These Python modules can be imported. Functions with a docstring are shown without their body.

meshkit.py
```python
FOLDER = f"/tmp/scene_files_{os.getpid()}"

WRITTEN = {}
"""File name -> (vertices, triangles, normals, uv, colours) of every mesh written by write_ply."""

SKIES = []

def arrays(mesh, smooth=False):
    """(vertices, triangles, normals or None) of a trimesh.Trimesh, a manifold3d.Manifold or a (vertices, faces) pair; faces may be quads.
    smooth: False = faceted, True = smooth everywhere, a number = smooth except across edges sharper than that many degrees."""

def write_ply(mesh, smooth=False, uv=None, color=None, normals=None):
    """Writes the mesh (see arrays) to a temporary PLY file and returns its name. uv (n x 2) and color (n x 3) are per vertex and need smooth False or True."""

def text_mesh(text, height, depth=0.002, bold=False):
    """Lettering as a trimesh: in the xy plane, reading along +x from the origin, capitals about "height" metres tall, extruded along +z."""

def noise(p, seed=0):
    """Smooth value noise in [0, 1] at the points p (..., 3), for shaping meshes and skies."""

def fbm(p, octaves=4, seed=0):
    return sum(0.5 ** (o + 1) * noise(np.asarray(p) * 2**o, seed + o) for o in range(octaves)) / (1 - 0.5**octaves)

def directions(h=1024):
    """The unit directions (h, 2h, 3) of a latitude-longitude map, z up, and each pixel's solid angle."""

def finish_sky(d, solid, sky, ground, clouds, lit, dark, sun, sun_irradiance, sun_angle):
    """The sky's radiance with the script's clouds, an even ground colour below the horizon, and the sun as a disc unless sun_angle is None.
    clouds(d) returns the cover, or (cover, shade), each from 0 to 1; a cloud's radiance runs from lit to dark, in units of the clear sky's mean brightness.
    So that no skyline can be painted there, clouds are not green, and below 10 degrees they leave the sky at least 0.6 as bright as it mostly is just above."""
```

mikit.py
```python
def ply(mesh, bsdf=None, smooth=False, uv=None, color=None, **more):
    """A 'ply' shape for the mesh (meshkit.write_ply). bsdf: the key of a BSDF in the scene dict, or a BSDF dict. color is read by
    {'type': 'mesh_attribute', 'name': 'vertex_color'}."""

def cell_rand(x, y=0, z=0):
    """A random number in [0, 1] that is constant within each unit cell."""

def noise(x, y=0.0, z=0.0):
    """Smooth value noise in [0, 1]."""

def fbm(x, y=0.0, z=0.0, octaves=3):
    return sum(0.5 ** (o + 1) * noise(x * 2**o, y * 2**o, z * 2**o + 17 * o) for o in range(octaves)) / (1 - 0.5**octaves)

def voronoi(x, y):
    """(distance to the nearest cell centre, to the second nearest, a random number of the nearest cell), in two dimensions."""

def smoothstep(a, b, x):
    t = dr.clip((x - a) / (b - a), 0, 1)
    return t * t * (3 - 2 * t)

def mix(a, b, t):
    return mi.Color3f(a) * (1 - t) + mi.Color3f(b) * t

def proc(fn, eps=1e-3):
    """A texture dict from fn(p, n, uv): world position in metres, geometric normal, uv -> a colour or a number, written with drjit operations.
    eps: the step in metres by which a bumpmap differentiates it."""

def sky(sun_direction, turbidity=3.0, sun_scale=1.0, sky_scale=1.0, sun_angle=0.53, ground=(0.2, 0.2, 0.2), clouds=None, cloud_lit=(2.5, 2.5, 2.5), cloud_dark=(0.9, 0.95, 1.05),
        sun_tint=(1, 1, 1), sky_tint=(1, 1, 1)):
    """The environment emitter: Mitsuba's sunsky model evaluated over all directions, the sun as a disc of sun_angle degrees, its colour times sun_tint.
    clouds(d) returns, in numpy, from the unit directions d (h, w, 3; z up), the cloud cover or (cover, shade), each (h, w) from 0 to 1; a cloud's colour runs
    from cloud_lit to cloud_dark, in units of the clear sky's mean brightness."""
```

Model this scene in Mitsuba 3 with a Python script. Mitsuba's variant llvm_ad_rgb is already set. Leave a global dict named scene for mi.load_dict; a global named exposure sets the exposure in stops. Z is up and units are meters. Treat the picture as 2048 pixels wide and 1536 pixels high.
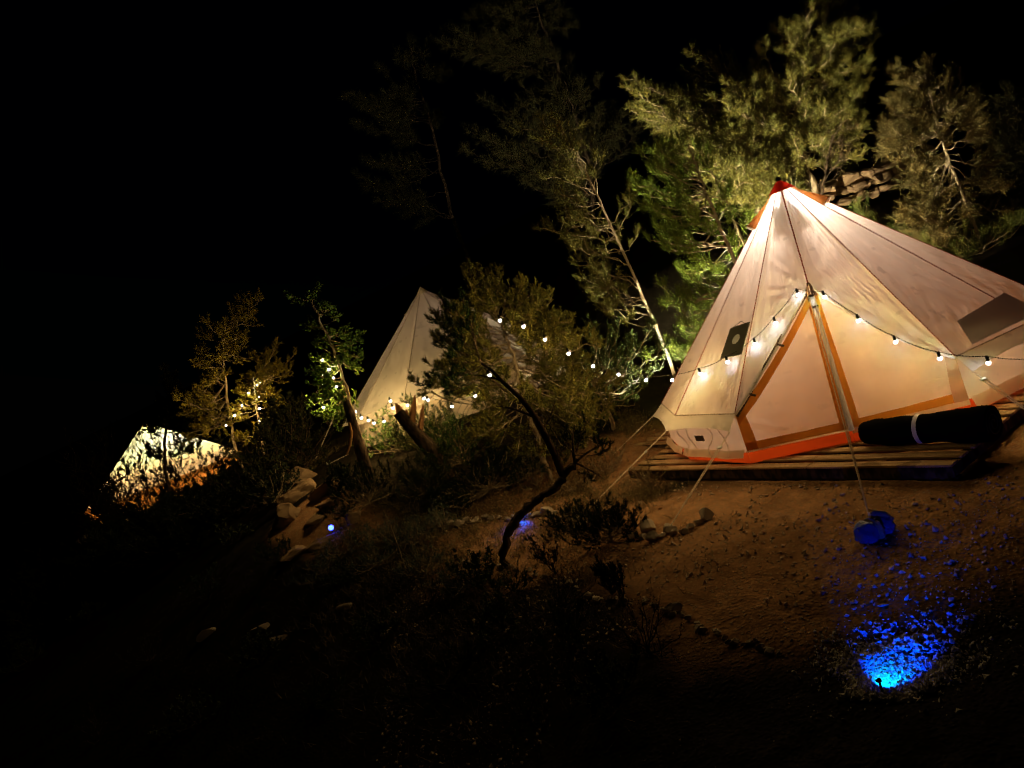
import math
import numpy as np, trimesh, mitsuba as mi, mikit, meshkit
from mikit import noise, fbm, smoothstep, mix, proc, voronoi
import drjit as dr

T = mi.ScalarTransform4f
scene, labels = {}, {}
PI = math.pi

# ------------------------------------------------------------------ camera, sky, exposure
EYE = np.array([0.0, 0.0, 2.66])
FPX, ROLL, PITCH = 1432.85, 0.34968, -0.08489
FWD = np.array([0, math.cos(PITCH), math.sin(PITCH)])
UPV = np.array([0, -math.sin(PITCH), math.cos(PITCH)])
RGT = np.array([1.0, 0, 0])
cam_up = RGT * math.sin(ROLL) + UPV * math.cos(ROLL)
scene['camera'] = {'type': 'perspective', 'fov_axis': 'x', 'fov': 2 * math.degrees(math.atan(1024 / FPX)), 'near_clip': 0.05, 'far_clip': 600.0,
                   'to_world': T().look_at(origin=EYE.tolist(), target=(EYE + FWD).tolist(), up=cam_up.tolist())}
exposure = 0.0
scene['sky'] = {**mikit.sky([-0.8, 0.3, 0.08], turbidity=3, sun_scale=0.0, sky_scale=0.005, sky_tint=(0.28, 0.42, 1.0), ground=(0.02, 0.02, 0.02)), 'sampling_weight': 1.0}


def ray(px, py):
    dx, dy = px - 1024, py - 768
    c, s = math.cos(ROLL), math.sin(ROLL)
    d = FWD * FPX + UPV * (-dx * s - dy * c) + RGT * (dx * c - dy * s)
    return d / d[1]


def at(px, py, y):
    """The point of the photograph's pixel that lies y metres away."""
    return EYE + ray(px, py) * y


# ------------------------------------------------------------------ terrain height
CTRL = np.array([
    (4.2, 9.5, 0), (2.5, 8, 0), (3.4, 6, 0), (6, 8, 0.02), (6.5, 11, .12), (3.5, 12.2, .15), (1.8, 9.5, 0), (0.6, 9.6, .02), (5.2, 6.0, .05), (7, 9, .15),
    (2.4, 5.6, 0), (1, 7.2, 0), (0, 9.5, .05), (-.5, 9.6, .1), (.9, 5, -.12), (-.9, 8.1, -.05), (3.5, 3.5, .05), (1.3, 3.8, -.12), (2.5, 4.5, -.02),
    (-2, 9.4, .28), (-3.3, 10.5, .6), (-3.8, 11.8, 1.0), (-1.1, 15, 1.3), (-3.3, 14.5, 1.3), (.8, 15, 1.35), (-1, 13, 1.1), (.6, 12.8, .6), (-1.0, 11, .45),
    (-11.5, 24, 1.2), (-9, 22, 1.2), (-14, 24, 1.1), (-7, 15, .7), (-6, 9, -.4), (-8, 12, -.2), (-4, 6, -.7), (-1.5, 5.5, -.45), (-9, 18, .7), (-5, 19, 1.3),
    (0, 0, 1.0), (0, 1.6, .3), (3, 1, .5), (-3, 2, -.4), (2.3, 2.2, .1), (-1, 3, -.35),
    (8.8, 15.6, 2.2), (4, 15, 1.3), (3, 18, 2.6), (8, 20, 4.0), (13, 14, 2.0), (14, 20, 4.3), (0, 22, 2.6), (-6, 30, 2.6), (10, 10, .6), (12, 8, .5), (9, 5, .3),
    (0, 40, 6), (20, 40, 10), (-20, 40, 2), (-25, 25, -1), (-25, 10, -3), (-15, 5, -2.5), (25, 10, 2.5), (25, 0, 1), (0, -10, 1.5), (-20, -10, -2), (20, -10, 1.5),
    (60, 60, 16), (-60, 60, 2), (0, 80, 12), (-80, 0, -6), (80, 0, 5), (-60, -60, -4), (60, -60, 3), (0, 160, 20), (160, 160, 30), (-160, 160, 5), (-160, -100, -8), (160, -100, 6)], float)
from scipy.interpolate import RBFInterpolator
_rbf = RBFInterpolator(CTRL[:, :2], CTRL[:, 2], kernel='linear', smoothing=0.02)


def ground(xy):
    xy = np.atleast_2d(np.asarray(xy, float))[:, :2]
    z = _rbf(xy)
    p = np.c_[xy, np.zeros(len(xy))]
    # levelled pads keep calm, the slopes are rougher
    d1 = np.hypot(xy[:, 0] - 4.2, xy[:, 1] - 9.3)
    calm = np.clip((d1 - 3.3) / 2.0, 0.12, 1)
    z = z + calm * (0.16 * (meshkit.fbm(p * .9, 3, 5) - .5) + 0.05 * (meshkit.fbm(p * 4, 3, 9) - .5))
    return z + 0.02 * (meshkit.fbm(p * 11, 2, 4) - .5)


def gz(x, y):
    return float(ground([[x, y]])[0])


def gp(px, py):
    """Where the photograph's pixel meets the ground."""
    d = ray(px, py)
    ys = np.r_[np.arange(1.5, 20, .04), np.arange(20, 60, .2)]
    P = EYE + d * ys[:, None]
    below = P[:, 2] <= ground(P)
    k = int(np.argmax(below)) if below.any() else len(ys) - 1
    return P[k]


def on(p, dz=0.0):
    return np.array([p[0], p[1], gz(p[0], p[1]) + dz])


# ------------------------------------------------------------------ materials
def two(b):
    return {'type': 'twosided', 'bsdf': b}


def diffuse(c, rough=None):
    c = {'type': 'rgb', 'value': list(c)} if not isinstance(c, dict) else c
    if rough is None:
        return two({'type': 'diffuse', 'reflectance': c})
    return two({'type': 'principled', 'base_color': c, 'roughness': rough, 'specular': 0.3})


VC = {'type': 'mesh_attribute', 'name': 'vertex_color'}
scene['m_leaf'] = two({'type': 'diffuse', 'reflectance': VC})
scene['m_stone'] = two({'type': 'diffuse', 'reflectance': VC})


def _canvas(c, spots):
    def f(p, n, uv):
        w = fbm(p.x * 3, p.y * 3, p.z * 3)
        v = 0.93 + 0.12 * w + 0.03 * (noise(p.x * 260, p.y * 260, p.z * 260) - 0.5)
        st = smoothstep(0.68, 0.8, fbm(p.x * 7 + 3, p.y * 7, p.z * 7 + 5)) * spots
        return mi.Color3f(*c) * v * (1 - 0.18 * st)
    return proc(f)


def thin(c, trans, spots=0.0):
    return {'type': 'principledthin', 'base_color': _canvas(c, spots), 'roughness': 0.9, 'spec_trans': 0.0, 'diff_trans': trans}


scene['m_canvas'] = thin((0.82, 0.75, 0.66), 0.8, 1.0)
scene['m_wall'] = thin((0.82, 0.70, 0.53), 0.9, 0.5)
scene['m_door'] = thin((0.84, 0.71, 0.53), 1.25, 0.4)
scene['m_trim'] = thin((0.62, 0.26, 0.045), 0.85)
scene['m_pink'] = thin((0.66, 0.42, 0.30), 0.85)
scene['m_red_sheet'] = thin((0.75, 0.10, 0.012), 1.15)
scene['m_orange'] = thin((0.60, 0.27, 0.08), 0.6)
scene['m_seam'] = thin((0.36, 0.10, 0.06), 0.7)
scene['m_seam_pale'] = diffuse((0.40, 0.32, 0.25))
scene['m_cap'] = thin((0.42, 0.02, 0.01), 0.5)
scene['m_black'] = diffuse((0.006, 0.006, 0.0065))
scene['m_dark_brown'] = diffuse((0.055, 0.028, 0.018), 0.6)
scene['m_grey_cloth'] = diffuse((0.10, 0.095, 0.08))
scene['m_grey_flap'] = thin((0.60, 0.55, 0.55), 0.45)
scene['m_rope'] = thin((0.90, 0.82, 0.72), 1.0)
scene['m_white'] = diffuse((0.72, 0.72, 0.70), 0.5)
scene['m_metal'] = two({'type': 'roughconductor', 'alpha': 0.25})
scene['m_cable'] = diffuse((0.03, 0.022, 0.016), 0.6)


def _wood(p, n, uv):
    g = 0.35 + 0.5 * (fbm(p.x * 2.2 - p.y * 1.4, p.y * 22 + p.x * 36, 4.0) - 0.2)
    k = smoothstep(0.72, 0.8, noise(p.x * 5, p.y * 5, 2))
    return mix((0.48, 0.32, 0.18), (0.24, 0.145, 0.075), smoothstep(0.3, 0.72, g)) * (0.8 + 0.4 * noise(p.x * 1.4, p.y * 1.4, 7)) * (1 - 0.45 * k)


scene['m_wood'] = diffuse(proc(_wood))


def _bark(p, n, uv):
    g = fbm(p.x * 30, p.y * 30, p.z * 7)
    return mix((0.44, 0.35, 0.24), (0.20, 0.145, 0.09), smoothstep(0.35, 0.7, g))


scene['m_bark'] = diffuse(proc(_bark))


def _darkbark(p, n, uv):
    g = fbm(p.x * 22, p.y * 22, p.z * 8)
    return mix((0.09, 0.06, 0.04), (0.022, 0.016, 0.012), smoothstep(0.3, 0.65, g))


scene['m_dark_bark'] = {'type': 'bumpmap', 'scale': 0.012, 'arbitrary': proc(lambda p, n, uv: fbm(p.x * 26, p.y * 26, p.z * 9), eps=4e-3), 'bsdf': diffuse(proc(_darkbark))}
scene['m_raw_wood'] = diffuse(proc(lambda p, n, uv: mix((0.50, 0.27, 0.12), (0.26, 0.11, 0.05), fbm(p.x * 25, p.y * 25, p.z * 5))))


def _dirt(p, n, uv):
    a = fbm(p.x * 1.3, p.y * 1.3, 1.0)
    b = fbm(p.x * 9, p.y * 9, 3.0)
    c = noise(p.x * 70, p.y * 70, 2.0)
    col = mix((0.42, 0.225, 0.11), (0.25, 0.13, 0.063), smoothstep(0.3, 0.7, 0.55 * a + 0.45 * b))
    f1, f2, w = voronoi(p.x * 24, p.y * 24)
    peb = smoothstep(0.34, 0.22, f1) * smoothstep(0.62, 0.75, w)
    col = mix(col * (0.75 + 0.5 * c), mi.Color3f(0.34, 0.24, 0.16), peb)
    # trodden dirt on terrace and path; elsewhere humus, near-black colour painting the unlit ground
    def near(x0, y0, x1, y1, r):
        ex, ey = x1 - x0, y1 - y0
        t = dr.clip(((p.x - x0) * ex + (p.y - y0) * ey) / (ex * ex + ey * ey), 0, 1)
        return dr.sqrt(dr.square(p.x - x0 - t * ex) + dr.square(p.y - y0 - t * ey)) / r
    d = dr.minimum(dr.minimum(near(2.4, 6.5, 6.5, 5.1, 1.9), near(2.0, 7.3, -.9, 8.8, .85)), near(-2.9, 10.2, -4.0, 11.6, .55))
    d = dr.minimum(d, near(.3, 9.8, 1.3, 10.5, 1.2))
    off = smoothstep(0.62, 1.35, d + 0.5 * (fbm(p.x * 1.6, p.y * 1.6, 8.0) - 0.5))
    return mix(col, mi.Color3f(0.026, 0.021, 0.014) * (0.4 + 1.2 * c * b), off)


def _dirt_h(p, n, uv):
    f1, f2, w = voronoi(p.x * 24, p.y * 24)
    return 0.55 * fbm(p.x * 8, p.y * 8, 1.0) + 0.3 * noise(p.x * 45, p.y * 45, 1) + 0.3 * smoothstep(0.4, 0.1, f1) * smoothstep(0.55, 0.7, w)


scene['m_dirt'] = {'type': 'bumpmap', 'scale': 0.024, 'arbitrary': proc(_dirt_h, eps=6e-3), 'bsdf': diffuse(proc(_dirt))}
scene['m_blue_bag'] = {'type': 'bumpmap', 'scale': 0.012, 'arbitrary': proc(lambda p, n, uv: fbm(p.x * 18, p.y * 18, p.z * 18), eps=4e-3),
                       'bsdf': diffuse(proc(lambda p, n, uv: mi.Color3f(0.04, 0.10, 0.34) * (0.7 + 0.5 * fbm(p.x * 14, p.y * 14, p.z * 14))), 0.5)}
scene['m_tan_bag'] = diffuse((0.34, 0.26, 0.22))

# ------------------------------------------------------------------ helpers
COUNT = {}


def numbered(name):
    n = COUNT.get(name, 0)
    COUNT[name] = n + 1
    return name if n == 0 else f'{name}_{n:03d}'


def tag(key, label=None, cat=None, group=None, kind=None):
    d = labels.setdefault(key, {})
    for k, v in (('label', label), ('category', cat), ('group', group), ('kind', kind)):
        if v:
            d[k] = v
    return key


def thing(name, label, cat, group=None):
    return tag(numbered(name), label, cat, group)


def part(parent, name, mesh, m, smooth=False, label=None, **kw):
    key = numbered(f'{parent}__{name}') if parent else numbered(name)
    scene[key] = mikit.ply(mesh, m, smooth=smooth, **kw)
    if label:
        tag(key, label)
    return key


def norm(v):
    v = np.asarray(v, float)
    return v / np.maximum(np.linalg.norm(v, axis=-1, keepdims=True), 1e-9)


def lerp(a, b, t):
    return np.asarray(a) * (1 - t) + np.asarray(b) * t


def cat_mesh(ms):
    V, F, o = [], [], 0
    for v, f in ms:
        V.append(v); F.append(np.asarray(f) + o); o += len(v)
    return np.vstack(V), np.vstack(F)


def tube(pts, r, k=6, caps=True):
    pts = np.asarray(pts, float)
    n = len(pts)
    r = np.broadcast_to(np.asarray(r, float), (n,))
    t = norm(np.gradient(pts, axis=0))
    ref = np.array([0.13, 0.29, 1.0]) if np.abs(t[:, 2]).mean() < .85 else np.array([1.0, .21, .1])
    a = norm(np.cross(t, ref)); b = np.cross(t, a)
    an = np.arange(k) * 2 * PI / k
    V = (pts[:, None] + r[:, None, None] * (np.cos(an)[None, :, None] * a[:, None] + np.sin(an)[None, :, None] * b[:, None])).reshape(-1, 3)
    i, j = np.meshgrid(np.arange(n - 1), np.arange(k), indexing='ij')
    q = np.stack([i * k + j, i * k + (j + 1) % k, (i + 1) * k + (j + 1) % k, (i + 1) * k + j], -1).reshape(-1, 4)
    F = np.vstack([q[:, [0, 1, 2]], q[:, [0, 2, 3]]])
    if caps:
        V = np.vstack([V, pts[:1], pts[-1:]])
        jj = np.arange(k)
        F = np.vstack([F, np.stack([jj * 0 + n * k, (jj + 1) % k, jj], 1), np.stack([jj * 0 + n * k + 1, (n - 1) * k + jj, (n - 1) * k + (jj + 1) % k], 1)])
    return V, F


def grid_mesh(P):
    """P: (a, b, 3) points -> vertices, faces."""
    a, b = P.shape[:2]
    i, j = np.meshgrid(np.arange(a - 1), np.arange(b - 1), indexing='ij')
    q = np.stack([i * b + j, (i + 1) * b + j, (i + 1) * b + j + 1, i * b + j + 1], -1).reshape(-1, 4)
    return P.reshape(-1, 3), np.vstack([q[:, [0, 1, 2]], q[:, [0, 2, 3]]])


def box(size, center=(0, 0, 0), R=None):
    m = trimesh.creation.box(size)
    v = np.array(m.vertices)
    if R is not None:
        v = v @ np.asarray(R).T
    return v + np.asarray(center), np.array(m.faces)


def bevel_box(size, center, R, b=.006):
    """A box with chamfered long edges (extruded along its first axis)."""
    sx, sy, sz = np.asarray(size) / 2
    prof = np.array([(-sy + b, -sz), (sy - b, -sz), (sy, -sz + b), (sy, sz - b), (sy - b, sz), (-sy + b, sz), (-sy, sz - b), (-sy, -sz + b)])
    V = np.vstack([np.c_[np.full(8, x), prof] for x in (-sx, sx)])
    F = []
    for j in range(8):
        k = (j + 1) % 8
        F += [(j, k, 8 + k), (j, 8 + k, 8 + j)]
    for j in range(1, 7):
        F += [(0, j + 1, j), (8, 8 + j, 8 + j + 1)]
    return V @ np.asarray(R).T + np.asarray(center), np.array(F)


def rock(c, size, seed, flat=1.0, sub=2, amp=.35):
    m = trimesh.creation.icosphere(subdivisions=sub)
    v = np.array(m.vertices)
    r = np.random.default_rng(seed)
    A = trimesh.transformations.random_rotation_matrix(r.random(3))[:3, :3]
    v = v @ A.T
    # a few flat faces, as limestone breaks
    for _ in range(10):
        n = norm(r.normal(size=3)); h = r.uniform(.38, .8)
        d = v @ n - h
        v = v - np.outer(np.maximum(d, 0), n) * .92
    v = v * (1 + amp * (meshkit.fbm(v * 1.7 + seed * 3.1, 3, seed % 50) - .5))[:, None]
    s = np.asarray(size) * np.array([1, 1, flat])
    return v * s / 1.5 + np.asarray(c), np.array(m.faces)


def vcol(n, base, rng, var=.25):
    return np.clip(np.asarray(base) * (1 + var * (rng.random((n, 1)) - .5) * 2), 0, 1)


# ------------------------------------------------------------------ ground: one sheet, fine near, coarse to the horizon
def axis(lo, hi, fine_lo, fine_hi, step, grow=1.16):
    a = list(np.arange(fine_lo, fine_hi + 1e-6, step))
    s = step
    while a[-1] < hi:
        s *= grow; a.append(a[-1] + s)
    s = step
    while a[0] > lo:
        s *= grow; a.insert(0, a[0] - s)
    return np.array(a)


GX, GY = axis(-180, 180, -5.5, 7, .07), axis(-120, 260, 2.2, 13.5, .07)
gxx, gyy = np.meshgrid(GX, GY, indexing='ij')
gpts = np.c_[gxx.ravel(), gyy.ravel()]
gzv = np.concatenate([ground(c) for c in np.array_split(gpts, 40)])
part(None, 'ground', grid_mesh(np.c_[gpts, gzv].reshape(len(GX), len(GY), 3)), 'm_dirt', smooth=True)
tag('ground', 'reddish trodden dirt terrace and wooded hillside', kind='structure')

# ------------------------------------------------------------------ bell tents
ZD = 0.1634                                           # top of the deck


def fbm1(x, y, seed=0, o=3):
    return meshkit.fbm(np.stack([x, y, x * 0 + seed * 1.7], -1), o, seed) - .5


class Bell:
    """A bell tent: centre pole, polygon roof with seams, low wall; optionally an A-frame door at azimuth t0."""

    def __init__(s, key, C, H, R, he, corners, seed, fold=.036):
        s.key, s.C, s.H, s.R, s.he, s.seed, s.fold = key, np.asarray(C, float), H, R, he, seed, fold
        s.A = s.C + [0, 0, H]
        s.K = [s.pt(R, t, he) for t in corners]
        s.cor = corners

    def pt(s, r, t, h):
        return s.C + np.array([r * math.cos(t), r * math.sin(t), h])

    def surface(s, edge, S, W, sag=.045, seed=0, fold=None, lift=0.0):
        """Roof points for arrays S (0 apex .. 1 eave), W (0 .. 1 across); edge(W) gives the lower edge."""
        fold = s.fold if fold is None else fold
        E = edge(W)
        P = s.A + (E - s.A) * S[..., None]
        a, b = edge(np.array([0.0]))[0], edge(np.array([1.0]))[0]
        n = norm(np.cross(a - s.A, b - s.A))
        if n[2] < 0:
            n = -n
        side = np.clip(4 * W * (1 - W), 0, 1)
        d = -sag * side * np.sin(np.clip(S, 0, 1) * PI * .93)
        # tension folds that fan out from the two lower corners, and soft folds running down from the apex
        for c, w0 in ((a, 0), (b, 1)):
            v = P - c
            dist = np.linalg.norm(v, axis=-1)
            ax = norm(s.A - c); sd = norm(np.cross(n, ax))
            ang = np.arctan2(np.abs(v @ sd), v @ ax)
            d = d + fold * 1.3 * (fbm1(ang * 11, ang * 0 + 3 + w0, seed + w0) + .6 * fbm1(ang * 26, ang * 0 + 9 + w0, seed + w0 + 4)) * np.clip(dist / .25, 0, 1) * np.exp(-dist / 1.0) * side ** .5 * 2
        edge_d = np.minimum(W, 1 - W)
        rad = fbm1(W * 22, S * .12, seed + 7) + .7 * fbm1(W * 47, S * .12, seed + 3)
        d = d + fold * 2.8 * rad * np.exp(-edge_d * 2.6) * np.clip(edge_d * 14, 0, 1) * np.clip(S * 2.2, .1, 1) * (1.05 - .75 * S)
        d = d + .02 * fbm1(W * 2.2 + 5, S * 2.6, seed + 11) * side
        return P + n * (d + lift)[..., None]

    def panel(s, edge, seed, m='m_canvas', ns=46, nw=40, sag=.045, s0=.02):
        S, W = np.meshgrid(np.linspace(s0, 1, ns), np.linspace(0, 1, nw), indexing='ij')
        part(s.key, 'roof_panel', grid_mesh(s.surface(edge, S, W, sag, seed)), m, smooth=True)

    def patch(s, edge, s0, s1, w0, w1, seed, lift, sag=.045, ns=10, nw=10):
        S, W = np.meshgrid(np.linspace(s0, s1, ns), np.linspace(w0, w1, nw), indexing='ij')
        return s.surface(edge, S, W, sag, seed, lift=lift)


def straight(a, b):
    return lambda w: a + (b - a) * np.asarray(w)[..., None]


def slab(P, thick):
    """A sheet of points given thickness along its mean normal."""
    n = norm(np.cross(P[-1, 0] - P[0, 0], P[0, -1] - P[0, 0]))
    if n[2] < 0:
        n = -n
    return cat_mesh([grid_mesh(P + n * thick), grid_mesh(P - n * thick)]), n


def bulb_sphere(key, c, r, radiance, weight=1.0):
    scene[key] = {'type': 'sphere', 'center': [float(x) for x in c], 'radius': float(r), 'bsdf': {'type': 'ref', 'id': 'm_white'},
                  'emitter': {'type': 'area', 'radiance': {'type': 'rgb', 'value': list(map(float, radiance))}, 'sampling_weight': weight}}


def rope(parent, a, b, r=.006, sag=.03, name='guy_rope', n=12, m='m_rope', label=None):
    t = np.linspace(0, 1, n)
    P = lerp(a, b, t[:, None]) - np.array([0, 0, 1.0]) * (sag * 4 * t * (1 - t))[:, None]
    return part(parent, name, tube(P, r, 5), m, smooth=True, label=label)


def guy(tent, tip, peg, slide=.3, spread=.035):
    """A guy rope: single from the eave to the slider, doubled from the slider to the peg."""
    tip, peg = np.asarray(tip), np.asarray(peg)
    mid = lerp(tip, peg, slide)
    side = norm(np.cross(peg - tip, [0, 0, 1.0]))
    key = part(tent, 'guy_rope', cat_mesh([tube(np.array([tip, mid]), .0065, 5), tube(np.array([mid + side * spread * .5, peg]), .0055, 5), tube(np.array([mid - side * spread * .5, peg]), .0055, 5)]), 'm_rope', smooth=30)
    R = np.stack([norm(peg - tip), side, np.cross(norm(peg - tip), side)], 1)
    part(key, 'slider', bevel_box((.03, .06, .02), mid, R, .004), 'm_white')
    part(key, 'peg', tube(np.array([peg + [0, 0, .05], peg - [0, 0, .12]]), .009, 6), 'm_metal')
    return key


# ---- the near tent, with its door towards the camera
C1 = np.array([4.21026, 9.50238, ZD])
H1, R1, he1, t0, al = 3.0, 2.39324, .61103, 4.26506, .48756
t1 = thing('bell_tent', 'large glowing cream bell tent with orange trimmed A-frame door on a wooden deck', 'tent')
B = Bell(t1, C1, H1, R1, he1, [t0 - al - k * (2 * PI - 2 * al) / 11 for k in range(12)], 3)
PK = B.pt(1.20916, t0, 1.68996)
for i in range(11):
    B.panel(straight(B.K[i], B.K[i + 1]), 20 + i)
for k in range(12):
    tt = np.linspace(.045, 1, 30)[:, None]
    P = lerp(B.A, B.K[k], tt) + norm(B.K[k] - C1) * .004
    part(t1, 'seam', tube(P, .0052, 5), 'm_seam', smooth=True)


def porch_edge(a, b, sag):
    return lambda w: a + (b - a) * np.asarray(w)[..., None] - np.array([0, 0, 1.0]) * (sag * 4 * np.asarray(w) * (1 - np.asarray(w)))[..., None]


edgeL, edgeR = porch_edge(B.K[0], PK, .05), porch_edge(PK, B.K[11], .13)
B.panel(edgeL, 41, sag=.03)
B.panel(edgeR, 43, sag=.03)
part(t1, 'seam', tube(lerp(B.A, PK, np.linspace(.05, 1, 30)[:, None]) + norm(PK - C1) * .004, .0075, 5), 'm_seam', smooth=True, label='dark red centre seam running down to the door peak')

# rolled hem along the porch edge
for e, w in ((edgeL, np.linspace(0, 1, 24)), (edgeR, np.linspace(0, 1, 24))):
    part(t1, 'porch_hem', tube(e(w) + [0, 0, -.012], .016, 6), 'm_canvas', smooth=True)

# valance: a skirt that runs on past the eave and hangs curved between the guyed corners
TIP = []
for k in range(12):
    o = norm((B.K[k] - C1) * [1, 1, 0])
    TIP.append(B.K[k] + o * .19 - [0, 0, .15])
for k in range(11):
    w = np.linspace(0, 1, 17); v = np.linspace(0, 1, 6)
    top = lerp(B.K[k], B.K[k + 1], w[:, None]); bot = lerp(TIP[k], TIP[k + 1], w[:, None])
    mid = C1 + [0, 0, bot[:, 2].mean() - C1[2]]
    inward = norm((mid - bot) * [1, 1, 0])
    bot = bot + inward * (.035 * 4 * w * (1 - w))[:, None] + np.array([0, 0, 1.0]) * (.03 * 4 * w * (1 - w))[:, None]
    P = top[:, None] * (1 - v)[None, :, None] + bot[:, None] * v[None, :, None]
    P[..., 2] += .012 * fbm1(np.repeat(w[:, None], 6, 1) * 12, np.repeat(v[None], 17, 0), 60 + k)
    part(t1, 'valance', grid_mesh(P), 'm_canvas', smooth=True)
    part(t1, 'eave_seam', tube(top + norm((top - C1) * [1, 1, 0]) * .004, .006, 5), 'm_seam_pale', smooth=True)

# walls under the eave
Zb, Rb = .13, 2.40
Kb = [B.pt(Rb, t, Zb) for t in B.cor]
K0b = [B.pt(Rb, t, -.005) for t in B.cor]
for k in range(11):
    w = np.linspace(0, 1, 20); v = np.linspace(0, 1, 12)
    top = lerp(B.K[k], B.K[k + 1], w[:, None]); bot = lerp(Kb[k], Kb[k + 1], w[:, None])
    P = top[:, None] * (1 - v)[None, :, None] + bot[:, None] * v[None, :, None]
    out = norm(((B.K[k] + B.K[k + 1]) / 2 - C1) * [1, 1, 0])
    W_, V_ = np.meshgrid(w, v, indexing='ij')
    P = P + out * (.015 * np.sin(V_ * PI) + .05 * V_ ** 2 + .05 * fbm1(W_ * 5 + V_ * 4, V_ * 2, 80 + k))[..., None] * np.clip(6 * W_ * (1 - W_), 0, 1)[..., None]
    part(t1, 'wall_panel', grid_mesh(P), 'm_wall', smooth=True)
    # mud flap and groundsheet
    fl = P[:, -1]
    fv = np.linspace(0, 1, 5)
    out2 = out * (.03 + .05 * fv)[None, :, None] + np.array([0, 0, 1.0]) * (.05 - (.085 if k < 8 else .13) * fv)[None, :, None]
    part(t1, 'mud_flap', grid_mesh(fl[:, None] + out2 + out * (.03 * fbm1(W_[:, :5] * 9, V_[:, :5], 95 + k))[..., None]), 'm_wall', smooth=True)
    gs = np.stack([fl + [0, 0, .02], lerp(K0b[k], K0b[k + 1], w[:, None])], 1)
    part(t1, 'groundsheet', grid_mesh(gs), 'm_red_sheet', smooth=True)
an = np.linspace(0, 2 * PI, 40)[:-1]
fl = np.vstack([[C1 + [0, 0, .004]], C1 + np.c_[2.25 * np.cos(an), 2.25 * np.sin(an), an * 0 + .004]])
part(t1, 'floor', (fl, np.array([(0, 1 + j, 1 + (j + 1) % 39) for j in range(39)])), 'm_orange')

# door: two panels from the porch edge down to a straight sill, set a little behind the roof edge
BML = B.pt(2.19, t0, .135)
inn = np.array([-math.cos(t0), -math.sin(t0), 0])
DP = PK + inn * .035 - [0, 0, .05]
DK2, DB2 = B.K[0] + inn * .02 - [0, 0, .02], B.pt(2.40, t0 - al, .135)
DK4, DB4 = B.K[11] + inn * .02 - [0, 0, .02], B.pt(2.40, t0 + al, .135)


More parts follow.
